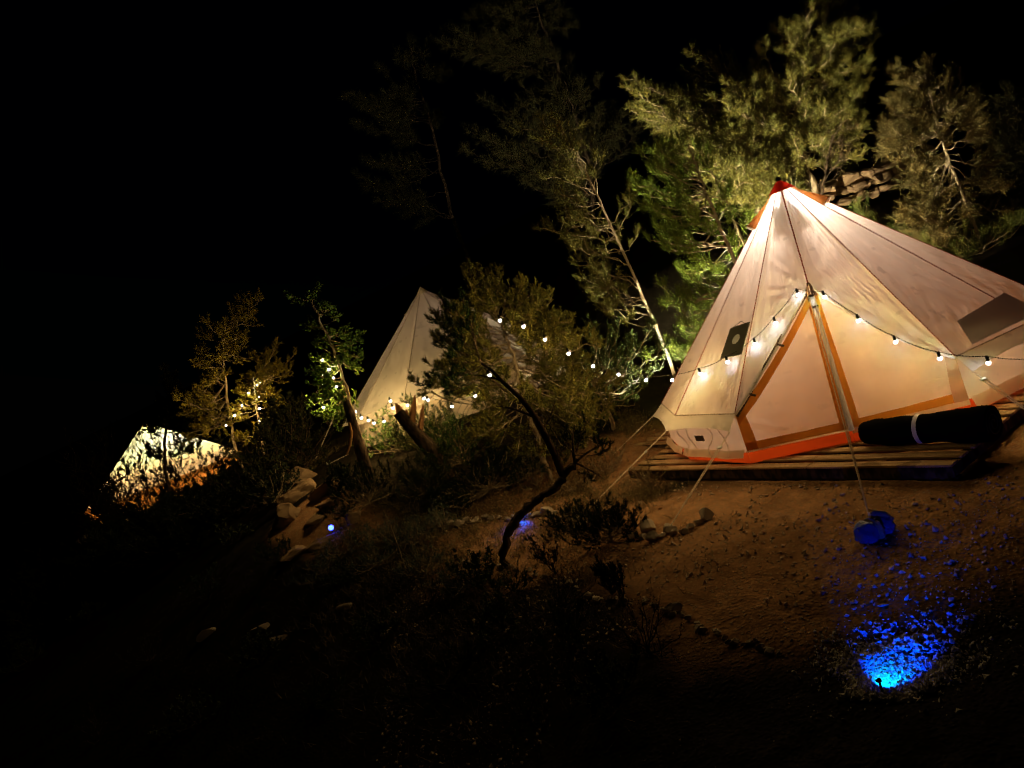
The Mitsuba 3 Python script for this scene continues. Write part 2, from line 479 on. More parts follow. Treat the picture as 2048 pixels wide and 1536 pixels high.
def door_point(edge, Bm, Bs, U, V):
    top = edge(U)
    bot = Bm + (Bs - Bm) * U[..., None]
    return top * (1 - V)[..., None] + bot * V[..., None]


def door(sideK, Bs, sag, sgn, seed):
    edge = porch_edge(DP, sideK, sag)
    n = norm(np.cross(Bs - BML, DP - BML)); n = n * np.sign(n @ -inn)

    def sheet(U, V, off, amp):
        P = door_point(edge, BML, Bs, U, V)
        d = (.035 * fbm1(U * 5 + V * 3.4, V * 1.6 - U * 1.5, seed) + .03 * fbm1(U * 16 + V * 11, V * 2 - U * 2.5, seed + 2)) * np.clip(8 * U * (1 - U), 0, 1) * np.clip(8 * V * (1 - V), 0, 1)
        d = d - .05 * np.sin(U * PI) * np.sin(V * PI)
        return P + n * (d * amp + off)[..., None]
    U, V = np.meshgrid(np.linspace(0, 1, 40), np.linspace(0, 1, 44), indexing='ij')
    part(t1, 'door_panel', grid_mesh(sheet(U, V, 0, 1)), 'm_door', smooth=True)
    L = np.linspace(0, 1, 30)

    def lens(V):   # length of the sheet across at height V
        return np.linalg.norm(door_point(edge, BML, Bs, V * 0 + 1, V) - door_point(edge, BML, Bs, V * 0, V), axis=-1)

    def lenv(U):
        return np.linalg.norm(door_point(edge, BML, Bs, U, U * 0 + 1) - door_point(edge, BML, Bs, U, U * 0), axis=-1)
    wz = .10
    q = np.linspace(0, 1, 4)
    V_, Q_ = np.meshgrid(L, q, indexing='ij')
    part(t1, 'door_trim', grid_mesh(sheet(np.clip(Q_ * wz / lens(V_), 0, 1), V_, .006, 1)), 'm_trim', smooth=True)
    U_, Q2 = np.meshgrid(L, q, indexing='ij')
    part(t1, 'door_trim', grid_mesh(sheet(U_, 1 - Q2 * .105 / lenv(U_), .009, 1)), 'm_trim', smooth=True)
    part(t1, 'door_trim', grid_mesh(sheet(1 - np.clip(Q_ * .13 / lens(V_), 0, 1), V_, .012, 1)), 'm_trim' if sgn < 0 else 'm_pink', smooth=True)
    if sgn < 0:
        Uh, Qh = np.meshgrid(np.linspace(0, 1, 30), q, indexing='ij')
        part(t1, 'door_trim', grid_mesh(sheet(Uh, np.clip(.03 + Qh * .12 / np.maximum(lenv(Uh), .3), 0, 1), .015, 1)), 'm_trim', smooth=True)
    # groundsheet lip and mud flap below the sill
    bot = lerp(BML, Bs, L[:, None])
    part(t1, 'groundsheet', grid_mesh(np.stack([bot + n * -.01 + [0, 0, .01], bot * [1, 1, 0] + [0, 0, ZD - .002] - n * .01], 1)), 'm_red_sheet', smooth=True)
    fv = np.linspace(0, 1, 5)
    w5 = np.repeat(L[:, None], 5, 1)
    drop = (.032 if sgn < 0 else .07)
    part(t1, 'mud_flap', grid_mesh(bot[:, None] + (n * (.012 + .035 * fv[:, None]))[None] + (np.array([0, 0, 1.0]) * (.012 - drop * fv[:, None]))[None] + n * (.03 * fbm1(w5 * 7, w5 * 0 + fv[None], seed + 5))[..., None]), 'm_wall', smooth=True)
    return n


nL = door(DK2, DB2, .05, -1, 131)
nR = door(DK4, DB4, .13, 1, 137)
# zip flap down the middle, painted shadow strip and peak fittings
zt = np.linspace(.04, 1.0, 26)[:, None]
zp = lerp(DP, BML, zt) - inn * .03
part(t1, 'zip_flap', grid_mesh(np.stack([zp + [-.028, .007, 0], zp - inn * .012, zp + [.028, -.007, 0]], 1)), 'm_grey_flap', smooth=True)
part(t1, 'shadow_strip', tube(lerp(PK, B.K[0], np.linspace(.02, 1, 20)[:, None]) + inn * .02 - [0, 0, .045], .022, 7), 'm_dark_brown', smooth=True)  # dark brown tube stands in for the shadow between roof edge and trim
for dx, dz, L in ((-.055, -.16, .2), (.0, -.18, .2), (.06, -.14, .18)):
    a = PK - inn * .02 + [0, 0, .015]
    b = PK - inn * .05 + [dx, 0, dz - .04]
    part(t1, 'peak_strap', tube(np.array([a, lerp(a, b, .5) - inn * .01, b]), [.018, .02, .012], 6), 'm_dark_brown', smooth=True)
part(t1, 'buckle', bevel_box((.08, .025, .018), lerp(DP, BML, .14) - inn * .05, np.eye(3), .004), 'm_black')
for f in (.42, .80):
    c = lerp(PK, B.K[0], f) - inn * .02 - [0, 0, .09]
    part(t1, 'toggle', bevel_box((.085, .012, .026), c, np.array(trimesh.transformations.rotation_matrix(.6, [0, 1, 0]))[:3, :3], .004), 'm_dark_brown')
# cap and vents at the apex
ca = np.array([t0 - al - k * (2 * PI - 2 * al) / 11 for k in range(12)] + [t0])
ca = np.sort(ca)
rows = []
for f, lift in ((.004, .012), (.018, .018), (.064, .016)):
    rows.append([B.A + (B.pt(R1, t, he1) - B.A) * f + np.array([math.cos(t), math.sin(t), .9]) * lift for t in np.r_[ca, ca[:1] + 2 * PI]])
part(t1, 'cap', grid_mesh(np.array(rows).transpose(1, 0, 2)), 'm_cap', smooth=40)
part(t1, 'cap_knob', trimesh.creation.icosphere(2, .035).apply_transform(trimesh.transformations.translation_matrix(B.A + [0, 0, .02])), 'm_black', smooth=True)


def vent(k, w, s0=.06, s1=.205, half=.075, lift=.11):
    e = straight(B.K[k], B.K[k + 1])
    c0, c1 = B.patch(e, s0, s1, w, w, 0, 0, ns=2, nw=1)[:, 0]
    a, b = B.K[k], B.K[k + 1]
    n = norm(np.cross(a - B.A, b - B.A)); n = n * np.sign(n[2])
    ax = norm(c1 - c0); sd = np.cross(n, ax)
    v = np.linspace(0, 1, 8); u = np.linspace(-1, 1, 11)
    hood = np.array([[c0 + ax * np.linalg.norm(c1 - c0) * x + sd * y * half * (.25 + .75 * x) + n * (.012 + lift * x ** 1.3 * (1 - y * y)) for y in u] for x in v])
    key = part(t1, 'vent_hood', grid_mesh(hood), 'm_orange', smooth=True)
    mouth = np.array([[lerp(c1 + sd * y * half + n * .012, hood[-1, j], q) - ax * .015 for q in (0, 1)] for j, y in enumerate(u)])
    part(key, 'opening', grid_mesh(mouth), 'm_black', smooth=False)  # black sheet stands in for the dark inside the vent mouth
    part(key, 'rim', tube(hood[-1] + ax * .008, .009, 5), 'm_canvas', smooth=True)


vent(1, .72)
vent(9, .45)
vent(5, .5)
part(t1, 'centre_pole', tube(np.array([C1 + [0, 0, .005], C1 + [0, 0, 2.96]]), .02, 8), 'm_metal', smooth=30)
# the grey window flap low on the right of the roof
fa, fb, fc, fd = at(1912, 645, 7.38), at(2007, 588, 7.76), at(2080, 625, 7.42), at(1943, 692, 7.12)
U, V = np.meshgrid(np.linspace(0, 1, 12), np.linspace(0, 1, 8), indexing='ij')
Pf = (fa * ((1 - U) * (1 - V))[..., None] + fb * (U * (1 - V))[..., None] + fc * (U * V)[..., None] + fd * ((1 - U) * V)[..., None])
sl, n_ = slab(Pf, .004)
Pf = Pf + n_ * (.03 * np.sin(U * PI) * np.sin(V * PI))[..., None]
part(t1, 'window_flap', grid_mesh(Pf + n_ * .02), 'm_grey_flap', smooth=True, label='grey rain flap over a side window')
# small patches and cords on the wall left of the door
wm = lerp(B.K[0], B.K[1], .55) * .45 + lerp(Kb[0], Kb[1], .55) * .55
o1 = norm(((B.K[0] + B.K[1]) / 2 - C1) * [1, 1, 0])
tg = norm(B.K[1] - B.K[0])
Rw = np.stack([tg, o1, np.array([0, 0, 1.0])], 1)
part(t1, 'wall_patch', bevel_box((.16, .006, .07), wm + o1 * .12, Rw, .002), 'm_dark_brown')
for f in (.2, .42, .72, .9):
    p = lerp(B.K[0], B.K[1], f) + o1 * .1 - [0, 0, .15]
    z = np.linspace(0, 1, 9)[:, None]
    P = p - np.array([0, 0, .34]) * z + o1 * (.05 * np.sin(z * 5 + f * 9)) + tg * (.03 * np.sin(z * 7 + f * 20))
    part(t1, 'wall_cord', tube(P, .006, 5), 'm_rope', smooth=True)

# the grey card with an oval opening that hangs on the roof left of the door
th = thing('number_sign', 'dark grey sign with a pale oval hanging on the roof left of the tent door', 'sign')
quad = np.array([at(1462, 656, 8.86), at(1501, 643, 8.55), at(1484, 708, 8.40), at(1442, 717, 8.74)]) + (-inn) * .03
from shapely.geometry import Polygon, Point
from shapely import affinity
hole = affinity.scale(Point(.5, .45).buffer(1, 24), .185, .155)
pl = Polygon([(0, 0), (1, 0), (1, 1), (0, 1)]).difference(hole)
ex = trimesh.creation.extrude_polygon(pl, 1.0, engine='earcut')
v = np.array(ex.vertices)
n_ = norm(np.cross(quad[1] - quad[0], quad[3] - quad[0])); n_ = n_ * np.sign(n_ @ -inn)
W4 = lambda a, b: (quad[0] * ((1 - a) * (1 - b))[:, None] + quad[1] * (a * (1 - b))[:, None] + quad[2] * (a * b)[:, None] + quad[3] * ((1 - a) * b)[:, None])
part(th, 'plate', (W4(v[:, 0], v[:, 1]) + n_ * (v[:, 2] * .008)[:, None], np.array(ex.faces)), 'm_grey_cloth')
ov = trimesh.creation.extrude_polygon(affinity.scale(hole, .98, .98), 1.0, engine='earcut')
v = np.array(ov.vertices)
part(th, 'oval', (W4(v[:, 0], v[:, 1]) + n_ * (v[:, 2] * .004)[:, None], np.array(ov.faces)), 'm_white')
hp = W4(np.array([.15, .5, .8]), np.array([.02, -.12, .02]))
part(th, 'cord', tube(hp + n_ * .006, .004, 5), 'm_cable')

# guy ropes of the near tent
for tip, (px, py), sl in ((TIP[2], (1222, 915), .33), (TIP[1], (1185, 1010), .27), (TIP[0], (1327, 1074), .16)):
    guy(t1, tip, on(gp(px, py)), sl)
guy(t1, TIP[11], on(gp(2150, 892)), .12)
for k in (4, 6, 8, 10):
    o = norm((TIP[k] - C1) * [1, 1, 0])
    guy(t1, TIP[k], on(TIP[k] + o * 1.6), .3)
bag_at = on(gp(1752, 1075))
a = PK - inn * .03
m_ = bag_at + [0, 0, .17]
sd = np.array([.03, 0, 0])
kk = part(t1, 'guy_rope', cat_mesh([tube(np.array([a, lerp(a, m_, .07)]), .006, 5), tube(np.array([lerp(a, m_, .07) - sd, m_]), .0055, 5), tube(np.array([lerp(a, m_, .07) + sd, m_]), .0055, 5)]), 'm_rope', smooth=30)
part(kk, 'slider', bevel_box((.07, .02, .02), lerp(a, m_, .07), np.eye(3), .004), 'm_black')

# lamps inside the near tent
WARM = np.array([1.0, .69, .48])
ln = thing('lantern', 'warm globe lantern inside the near bell tent', 'lamp')
bulb_sphere(f'{ln}__globe', C1 + [-.05, -.15, 1.12], .11, WARM * np.array([1, 1.06, 1.15]) * 64, 14)
part(ln, 'foot', tube(np.array([C1 + [-.05, -.15, .006], C1 + [-.05, -.15, 1.0]]), [.10, .02], 12), 'm_wood', smooth=30)
pd = thing('pendant_lamp', 'small bare pendant bulb under the peak of the near bell tent', 'lamp')
pc = C1 + inn * .10 + [0, 0, 2.42]
bulb_sphere(f'{pd}__bulb', pc, .022, WARM * np.array([1, 1.2, 1.42]) * 6000, 22)
part(pd, 'cable', tube(np.array([pc + [0, 0, .03], pc + [0, -.05, .25], B.A - [0, .02, .1]]), .005, 5), 'm_black')
# unseen cloth added before the pole, cut to cast the roof shadow
hc = thing('shadow_cloth', 'added cloth cutout before the centre pole inside the near bell tent, shaped to cast the roof shadow', 'cloth')
f0 = C1 + [0, 0, 2.385] - inn * .08
tx = np.array([-inn[1], inn[0], 0])
pg = Polygon([(-.064, 0), (.066, .004), (.072, .07), (.078, .13), (.055, .20), (.042, .15), (.034, .23), (.022, .30), (.006, .20), (-.010, .27), (-.018, .18), (-.030, .235), (-.036, .16), (-.058, .10)])
ex = trimesh.creation.extrude_polygon(pg, .006, engine='earcut')
v = np.array(ex.vertices)
part(hc, 'cloth', (f0 + v[:, :1] * tx + v[:, 1:2] * np.array([0, 0, .92]) + v[:, 2:3] * inn, np.array(ex.faces)), 'm_dark_brown')
part(hc, 'strap', tube(np.array([f0 + [0, 0, .2], C1 + [0, 0, 2.80] - inn * .03]), .006, 5), 'm_dark_brown')

# ---- the two farther tents
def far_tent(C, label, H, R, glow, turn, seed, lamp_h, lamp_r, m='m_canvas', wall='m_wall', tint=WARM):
    key = thing('bell_tent', label, 'tent')
    b = Bell(key, C, H, R, .6, [turn - k * 2 * PI / 12 for k in range(13)], seed, fold=.02)
    for i in range(12):
        b.panel(straight(b.K[i], b.K[i + 1]), seed * 7 + i, ns=30, nw=24, sag=.05, m=m)
        part(key, 'seam', tube(lerp(b.A, b.K[i], np.linspace(.03, 1, 20)[:, None]), .007, 5), 'm_seam_pale', smooth=True)
        w = np.linspace(0, 1, 12); v = np.linspace(0, 1, 8)
        top = lerp(b.K[i], b.K[i + 1], w[:, None])
        tip = lambda k: b.K[k] + norm((b.K[k] - b.C) * [1, 1, 0]) * .14 - [0, 0, .14]
        bot = lerp(tip(i), tip(i + 1), w[:, None])
        bot = bot + norm((b.C - bot) * [1, 1, 0]) * (.08 * 4 * w * (1 - w))[:, None]
        part(key, 'valance', grid_mesh(np.stack([top, (top + bot) / 2 + [0, 0, .005], bot], 1)), m, smooth=True)
        kb = [b.pt(R + .03, turn - j * 2 * PI / 12, 0) for j in (i, i + 1)]
        bt = lerp(kb[0], kb[1], w[:, None])
        P = top[:, None] * (1 - v)[None, :, None] + bt[:, None] * v[None, :, None]
        out = norm(((b.K[i] + b.K[i + 1]) / 2 - b.C) * [1, 1, 0])
        W_, V_ = np.meshgrid(w, v, indexing='ij')
        P = P + out * (.06 * fbm1(W_ * 5, V_ * 2, seed + i) * 4 * W_ * (1 - W_))[..., None]
        part(key, 'wall_panel', grid_mesh(P), wall, smooth=True)
    part(key, 'cap', tube(np.array([b.A - [0, 0, .12], b.A - [0, 0, .03], b.A + [0, 0, .03]]), [.14, .06, .012], 12), m, smooth=True)
    for w_ in (1, 5, 9):
        e = straight(b.K[w_], b.K[w_ + 1])
        P = b.patch(e, .10, .24, .30, .70, 0, .03, ns=5, nw=7)
        P[-1] += norm(P[-1].mean(0) - P[0].mean(0)) * 0 + [0, 0, .07]
        part(key, 'vent_hood', grid_mesh(P), m, smooth=True)
    part(key, 'centre_pole', tube(np.array([b.C, b.C + [0, 0, H - .05]]), .02, 6), 'm_metal', smooth=30)
    ln = thing('lantern', f'warm globe lantern inside the {"middle" if glow < 60 else "farthest"} bell tent', 'lamp')
    bulb_sphere(f'{ln}__globe', b.C + [.2, .2, lamp_h], lamp_r, tint * glow, 12 if glow > 60 else 6)
    part(ln, 'foot', tube(np.array([b.C + [.2, .2, 0], b.C + [.2, .2, lamp_h - lamp_r]]), [.1, .02], 8), 'm_wood', smooth=30)
    return key, b


C2 = at(840, 573, 15.0) - [0, 0, 2.6]
C2[2] = gz(C2[0], C2[1]) * .5 + C2[2] * .5
t2, B2 = far_tent(C2, 'dim grey-beige bell tent behind the juniper, middle of the three tents', 2.58, 2.35, 34, 4.35, 17, 1.0, .11)
C3 = at(288, 845, 24.0) - [0, 0, 2.6]
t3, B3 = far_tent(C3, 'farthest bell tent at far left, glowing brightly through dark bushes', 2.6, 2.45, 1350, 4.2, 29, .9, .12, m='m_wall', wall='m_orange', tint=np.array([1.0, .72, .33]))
for k, (px, py) in ((10, (624, 935)), (9, (655, 930))):
    tip = B2.K[k] + norm((B2.K[k] - B2.C) * [1, 1, 0]) * .14 - [0, 0, .14]
    guy(t2, at(684, 797, 14.6) if k == 10 else tip, on(gp(px, py)), .35)

# ------------------------------------------------------------------ decks of planks
DC = np.array([3.35973, 6.04836]); DA = .55183
E1 = np.array([math.cos(DA), math.sin(DA), 0]); E2 = np.array([-E1[1], E1[0], 0])
RD = np.stack([E2, E1, np.array([0, 0, 1.0])], 1)       # planks run along E2


def dk(a, b, z=ZD):
    return np.array([DC[0], DC[1], 0]) + E1 * a + E2 * b + [0, 0, z]


rg = np.random.default_rng(5)


def deck(label, a0, a1, b0, b1, joins, z, pitch=.21, wid=.126):
    key = thing('wooden_deck', label, 'deck')
    a = a0 + wid / 2
    while a < a1:
        cuts = [b0 + rg.uniform(-.012, .012)] + [j + (a - a0) * .25 + rg.uniform(-.01, .01) for j in joins] + [b1 + rg.uniform(-.05, .05)]
        for p, q in zip(cuts[:-1], cuts[1:]):
            tilt = trimesh.transformations.rotation_matrix(rg.uniform(-.004, .004), [0, 0, 1])[:3, :3]
            part(key, 'plank', bevel_box((q - p - .006, wid + rg.uniform(-.006, .006), .022), dk(a, (p + q) / 2, z - .011 + rg.uniform(-.003, .002)), tilt @ RD, .004), 'm_wood')
        a += pitch
    n = max(2, int((b1 - b0) / 1.1) + 1)
    for b in np.linspace(b0 + .06, b1 - .06, n):
        part(key, 'bearer', bevel_box((a1 - a0 - .10, .09, .10), dk((a0 + a1) / 2, b, z - .022 - .054), np.stack([E1, E2, np.array([0, 0, 1.0])], 1), .004), 'm_dark_bark')
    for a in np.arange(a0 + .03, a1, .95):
        part(key, 'shade_board', bevel_box((b1 - b0 - .03, .022, .115), dk(a, (b0 + b1) / 2, z - .024 - .058), RD, .003), 'm_dark_bark')  # dark boards added to blacken the shade under the deck
    part(key, 'skid', bevel_box((b1 - b0 - .04, .10, .32), dk(a0 + .09, (b0 + b1) / 2, z - .142 - .162), RD, .004), 'm_dark_bark')
    for b in np.linspace(b0 + .12, b1 - .12, n):
        part(key, 'block', bevel_box((.14, .10, .30), dk(a1 - .09, b, z - .142 - .152), RD, .004), 'm_dark_bark')
    return key


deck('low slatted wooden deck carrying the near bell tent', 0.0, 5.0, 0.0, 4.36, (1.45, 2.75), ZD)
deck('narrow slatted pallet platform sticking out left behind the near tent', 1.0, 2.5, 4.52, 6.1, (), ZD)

# ------------------------------------------------------------------ rolled mat, sandbag
rm = thing('rolled_mat', 'thick black rolled mat with a white strap lying on the deck before the near tent', 'mat')
p0, p1 = dk(.58, 1.10, ZD + .128), dk(.58, -.14, ZD + .158)
n = 40
tt = np.linspace(0, 1, n)
ax = lerp(p0, p1, tt[:, None])
V, F = tube(ax, .122 + .04 * tt + .006 * np.sin(tt * 9) - .006 * np.exp(-tt * 70) - .006 * np.exp(-(1 - tt) * 70), 28)
V = V + .055 * (meshkit.fbm(V * 5, 4, 4) - .5)[:, None] * norm(V - (p0 + (p1 - p0) * np.clip(((V - p0) @ norm(p1 - p0) / np.linalg.norm(p1 - p0)), 0, 1)[:, None]))
V[:, 2] = np.maximum(V[:, 2], ZD + .004)
part(rm, 'roll', (V, F), 'm_black', smooth=50)
for q in (.0,):
    c = dk(.58, .50, ZD + .143)
    aa = np.linspace(-.55 * PI, .75 * PI, 26)
    ring = np.array([[c + E2 * s + (-E1 * math.cos(x) + np.array([0, 0, 1.0]) * math.sin(x)) * .150 for s in (-.022, .022)] for x in aa])
    part(rm, 'strap', grid_mesh(ring), 'm_white', smooth=True)
part(rm, 'end_spiral', tube(np.array([p1 + norm(p1 - p0) * .004 + (E1 * math.cos(x) + np.array([0, 0, 1.0]) * math.sin(x)) * (.02 + x * .0075) for x in np.linspace(0, 16, 70)]), .004, 4), 'm_dark_brown', smooth=True)

# a dark bag by the right end of the deck
db = thing('dark_bag', 'dark slumped bag on the dirt at the right edge behind the deck corner', 'bag')
V, F = rock(dk(1.55, -.62, .18), (.55, .38, .30), 71, sub=3, amp=.3)
part(db, 'body', (V, F), 'm_black', smooth=True)
part(db, 'handle', tube(np.array([dk(1.45, -.5, .36), dk(1.5, -.58, .44), dk(1.6, -.66, .40)]), .014, 6), 'm_black', smooth=True)

sb = thing('sandbag', 'blue and grey sandbag weighing down the guy rope in front of the near tent', 'sandbag')


def lump(c, s, seed, yaw=0.0):
    m = trimesh.creation.icosphere(3)
    v = np.array(m.vertices)
    v = np.sign(v) * np.abs(v) ** .8
    v = v * np.asarray(s) * (1 + .7 * (meshkit.fbm(v * 1.9 + seed, 4, seed) - .5))[:, None]
    c_, s_ = math.cos(yaw), math.sin(yaw)
    v = v @ np.array([[c_, s_, 0], [-s_, c_, 0], [0, 0, 1]])
    return v + np.asarray(c), np.array(m.faces)


bz = bag_at + [0, 0, .07]
part(sb, 'blue_half', lump(bz + [-.07, -.03, -.005], (.085, .095, .085), 3, .5), 'm_blue_bag', smooth=True)
part(sb, 'printed_half', lump(bz + [.08, .02, -.01], (.10, .095, .08), 8, -.4), 'm_blue_bag', smooth=True)
part(sb, 'band', lump(bz + [-.012, -.025, .0], (.03, .10, .09), 5, .35), 'm_tan_bag', smooth=True)
P = np.array([bz + [.01, .03, .08], bz + [.06, .03, .095], bz + [.12, .0, .075], bz + [.165, -.03, .02]])
part(sb, 'tied_neck', tube(P, [.022, .034, .03, .018], 8), 'm_tan_bag', smooth=True)
part(sb, 'tie', tube(np.array([bz + [0, .0, .07], bz + [.01, .01, .13]]), .009, 6), 'm_rope', smooth=True)

# ------------------------------------------------------------------ string lights
BULB = np.array([1.0, .67, .25])


def string_lights(label, pts, radiance, r=.021, sag=.06, drop=.05, ends=()):
    key = thing('string_lights', label, 'string lights', 'festoon bulb strings')
    pts = np.asarray(pts)
    top = pts + [0, 0, drop + r]
    line = ([ends[0]] if len(ends) and ends[0] is not None else []) + list(top) + ([ends[1]] if len(ends) > 1 else [])
    segs = []
    for a, b in zip(line[:-1], line[1:]):
        t = np.linspace(0, 1, 7)
        L = np.linalg.norm(b - a)
        segs.append(lerp(a, b, t[:, None]) - np.array([0, 0, 1.0]) * (sag * L * 4 * t * (1 - t))[:, None])
    P = np.vstack([s_[:-1] for s_ in segs] + [line[-1][None]])
    part(key, 'cable', tube(P, .0038, 5), 'm_cable', smooth=True)
    for p, tp in zip(pts, top):
        part(key, 'socket', tube(np.array([tp + [0, 0, .004], tp - [0, 0, .02], p + [0, 0, r * .8]]), [.009, .015, .014], 8), 'm_black', smooth=40)
        bulb_sphere(numbered(f'{key}__bulb'), p, r, BULB * radiance, 2.0)
    return key


S1 = [(1000, 641, 8.9), (1047, 653, 8.9), (1090, 679, 8.85), (1137, 707, 8.85), (1186, 732, 8.9), (1237, 749, 9.1), (1292, 760, 9.0), (1344, 760, 9.1), (1401, 747, 8.98), (1455, 724, 8.57),
      (1511, 688, 8.345), (1551, 646, 8.335), (1596, 589, 8.35), (1649, 594, 8.15), (1717, 641, 7.86), (1791, 684, 7.5), (1880, 717, 7.1), (1977, 726, 6.85)]
string_lights('string of warm bulbs running from the juniper across the near tent porch', [at(*p) for p in S1], 400, ends=(None, at(2075, 716, 6.75)), sag=.05)
S2 = [(979, 751, 8.6), (951, 792, 9.6), (904, 813, 11.2), (856, 800, 11.6), (848, 797, 11.9), (815, 810, 12.1), (786, 816, 12.2), (781, 802, 12.3), (768, 843, 12.3), (748, 846, 12.3), (737, 841, 12.3), (723, 836, 12.3), (710, 824, 12.3), (684, 796, 12.3)]
string_lights('string of warm bulbs drooping in front of the middle tent', [at(*p) for p in S2], 480, ends=(at(1000, 700, 9.7), at(673, 780, 12.3)), sag=.03)
S3 = [(647, 815, 12.2), (636, 792, 12.25), (645, 771, 12.3), (673, 773, 12.3), (667, 756, 12.2), (646, 749, 12.2), (658, 739, 12.2), (644, 720, 12.3)]
string_lights('string of warm bulbs wound through the leafy tree left of the middle tent', [at(*p) for p in S3], 800, sag=.05)
S4 = [(452, 851, 15.5), (469, 831, 15.6), (484, 811, 15.6), (519, 842, 15.5), (519, 817, 15.5), (518, 794, 15.6), (497, 786, 15.7), (514, 770, 15.7), (521, 766, 15.8)]
string_lights('string of small warm bulbs in the yellowish shrubs far left', [at(*p) for p in S4], 620, sag=.05)

# ------------------------------------------------------------------ trees and shrubs
KINDS = {   # needles per tuft, length, width, spread, how far along the twig the needles sit
    'pine': (18, .125, .0058, .42, 1.0),
    'juniper': (16, .055, .012, .55, 1.3),
    'leafy': (7, .06, .030, .75, 1.1),
    'dry': (7, .05, .006, .6, 1.0),
}


def foliage(P, D, kind, base, rng, scale=1.0):
    n, L, W, spread, along = KINDS[kind]
    P, D = np.asarray(P), norm(D)
    N = len(P)
    d = norm(D[:, None] + spread * rng.normal(size=(N, n, 3)))
    L_ = L * scale * rng.uniform(.6, 1.25, (N, n, 1))
    b = P[:, None] - D[:, None] * (L * scale * along * rng.random((N, n, 1)))
    s = norm(np.cross(d, rng.normal(size=(N, n, 3)))) * (W * scale / 2)
    tone = (1 + .45 * (rng.random((N, 1, 1)) - .5) * 2) * (1 + .2 * (rng.random((N, n, 1)) - .5) * 2)
    hue = rng.random((N, 1, 1))
    col = np.asarray(base) * tone * (1 + np.array([.35, .08, -.2]) * (hue - .4))
    if kind == 'leafy':
        tip, m_ = b + d * L_, b + d * L_ * .45
        V = np.stack([b, m_ + s, tip, m_ - s], 2).reshape(-1, 3)
        k = np.arange(N * n) * 4
        F = np.vstack([np.stack([k, k + 1, k + 2], 1), np.stack([k, k + 2, k + 3], 1)])
        C = np.repeat(col.reshape(-1, 3), 4, 0)
    else:
        V = np.stack([b - s, b + s, b + d * L_], 2).reshape(-1, 3)
        F = np.arange(N * n * 3).reshape(-1, 3)
        C = np.repeat(col.reshape(-1, 3), 3, 0)
    return V, F, np.clip(C, 0.003, .5)


def bezier(a, c, b, n):
    t = np.linspace(0, 1, n)[:, None]
    return a * (1 - t) ** 2 + 2 * c * t * (1 - t) + b * t ** 2


def poly_at(pts, t):
    pts = np.asarray(pts)
    x = np.clip(t, 0, 1) * (len(pts) - 1)
    i = min(int(x), len(pts) - 2)
    return lerp(pts[i], pts[i + 1], x - i)


def grow(key, trunk, r0, r1, boughs, kind, color, seed, dens=7.0, sub=.36, tuft=5, up=.25, scale=1.0, wood='m_bark', bough_r=.35, start=.25, bare=0.0, droop=.12, wiggle=.03, twig_r=.004, min_sub=.10):
    """trunk: points; boughs: (t on the trunk, tip). Makes the parts trunk, branches and crown."""
    rng = np.random.default_rng(seed)
    trunk = np.asarray(trunk, float)
    nt = len(trunk)
    wood_, P, D = [], [], []
    if r0 > 0:
        ts = np.linspace(0, 1, 26)
        tp = np.array([poly_at(trunk, t) for t in ts])
        for _ in range(3):
            tp[1:-1] = (tp[:-2] + 2 * tp[1:-1] + tp[2:]) / 4
        part(key, 'trunk', tube(tp + .25 * r0 * rng.normal(size=tp.shape) * (ts[:, None] > .02), r0 + (r1 - r0) * ts ** .8, 9), wood, smooth=True)
    for t, tip in boughs:
        S, Tp = poly_at(trunk, t), np.asarray(tip, float)
        L = np.linalg.norm(Tp - S)
        c = S + (Tp - S) * .55 - np.array([0, 0, droop * L]) + rng.normal(size=3) * .06 * L
        nb = max(5, int(L * 5) + 3)
        bp = bezier(S, c, Tp, nb)
        bp[1:-1] += rng.normal(size=(nb - 2, 3)) * wiggle * min(L, 1.5)
        rb = max(.006, min(.6 * (r0 + (r1 - r0) * t), .016 * L ** .8)) * (bough_r / .35) if r0 > 0 else max(.005, .010 * L)
        wood_.append(tube(bp, np.linspace(rb, twig_r, nb), 5, False))
        ns = max(2, int(L * dens))
        for u in np.r_[rng.uniform(start, 1, ns), 1.0]:
            q = poly_at(bp, u)
            tan = norm(poly_at(bp, min(1, u + .08)) - poly_at(bp, max(0, u - .08)))
            perp = norm(np.cross(tan, rng.normal(size=3)))
            d = norm(tan * rng.uniform(.35, .9) + perp * (.75 if u < 1 else .1) + np.array([0, 0, up]))
            l = max(min_sub, sub * min(L, 2.2) * (1.15 - u) * rng.uniform(.5, 1.1)) * (1 if u < 1 else .7)
            e = q + d * l + np.array([0, 0, up * .4 * l])
            sp = bezier(q, q + d * l * .5 - np.array([0, 0, .06 * l]), e, 4)
            wood_.append(tube(sp, np.linspace(twig_r * 1.7, twig_r * .7, 4), 3, False))
            if rng.random() < bare:
                continue
            k = max(2, int(tuft * (0.4 + l * 2.0)))
            for x in np.r_[rng.uniform(.15, 1, k), 1.0]:
                o = poly_at(sp, x)
                dd = norm(norm(e - q) + .7 * rng.normal(size=3) * (x < 1) + np.array([0, 0, up]))
                tw = .07 * scale * rng.uniform(.4, 1.4)
                P.append(o + dd * tw); D.append(dd)
    if wood_:
        part(key, 'branches', cat_mesh(wood_), wood, smooth=True)
    if P:
        V, F, C = foliage(np.array(P), np.array(D), kind, color, rng, scale)
        part(key, 'crown', (V, F), 'm_leaf', color=C)
    return key


def tips(lst, y, seed, jit=.5, mult=1, pj=26):
    """Bough ends (t on the trunk, px, py[, y]) as points; each at its own depth."""
    r = np.random.default_rng(seed)
    return [(np.clip(b[0] + (r.uniform(-.08, .08) if m_ else 0), .05, 1), at(b[1] + (r.normal() * pj if m_ else 0), b[2] + (r.normal() * pj if m_ else 0), y + r.uniform(-jit, jit))) for b in lst for m_ in range(mult)]


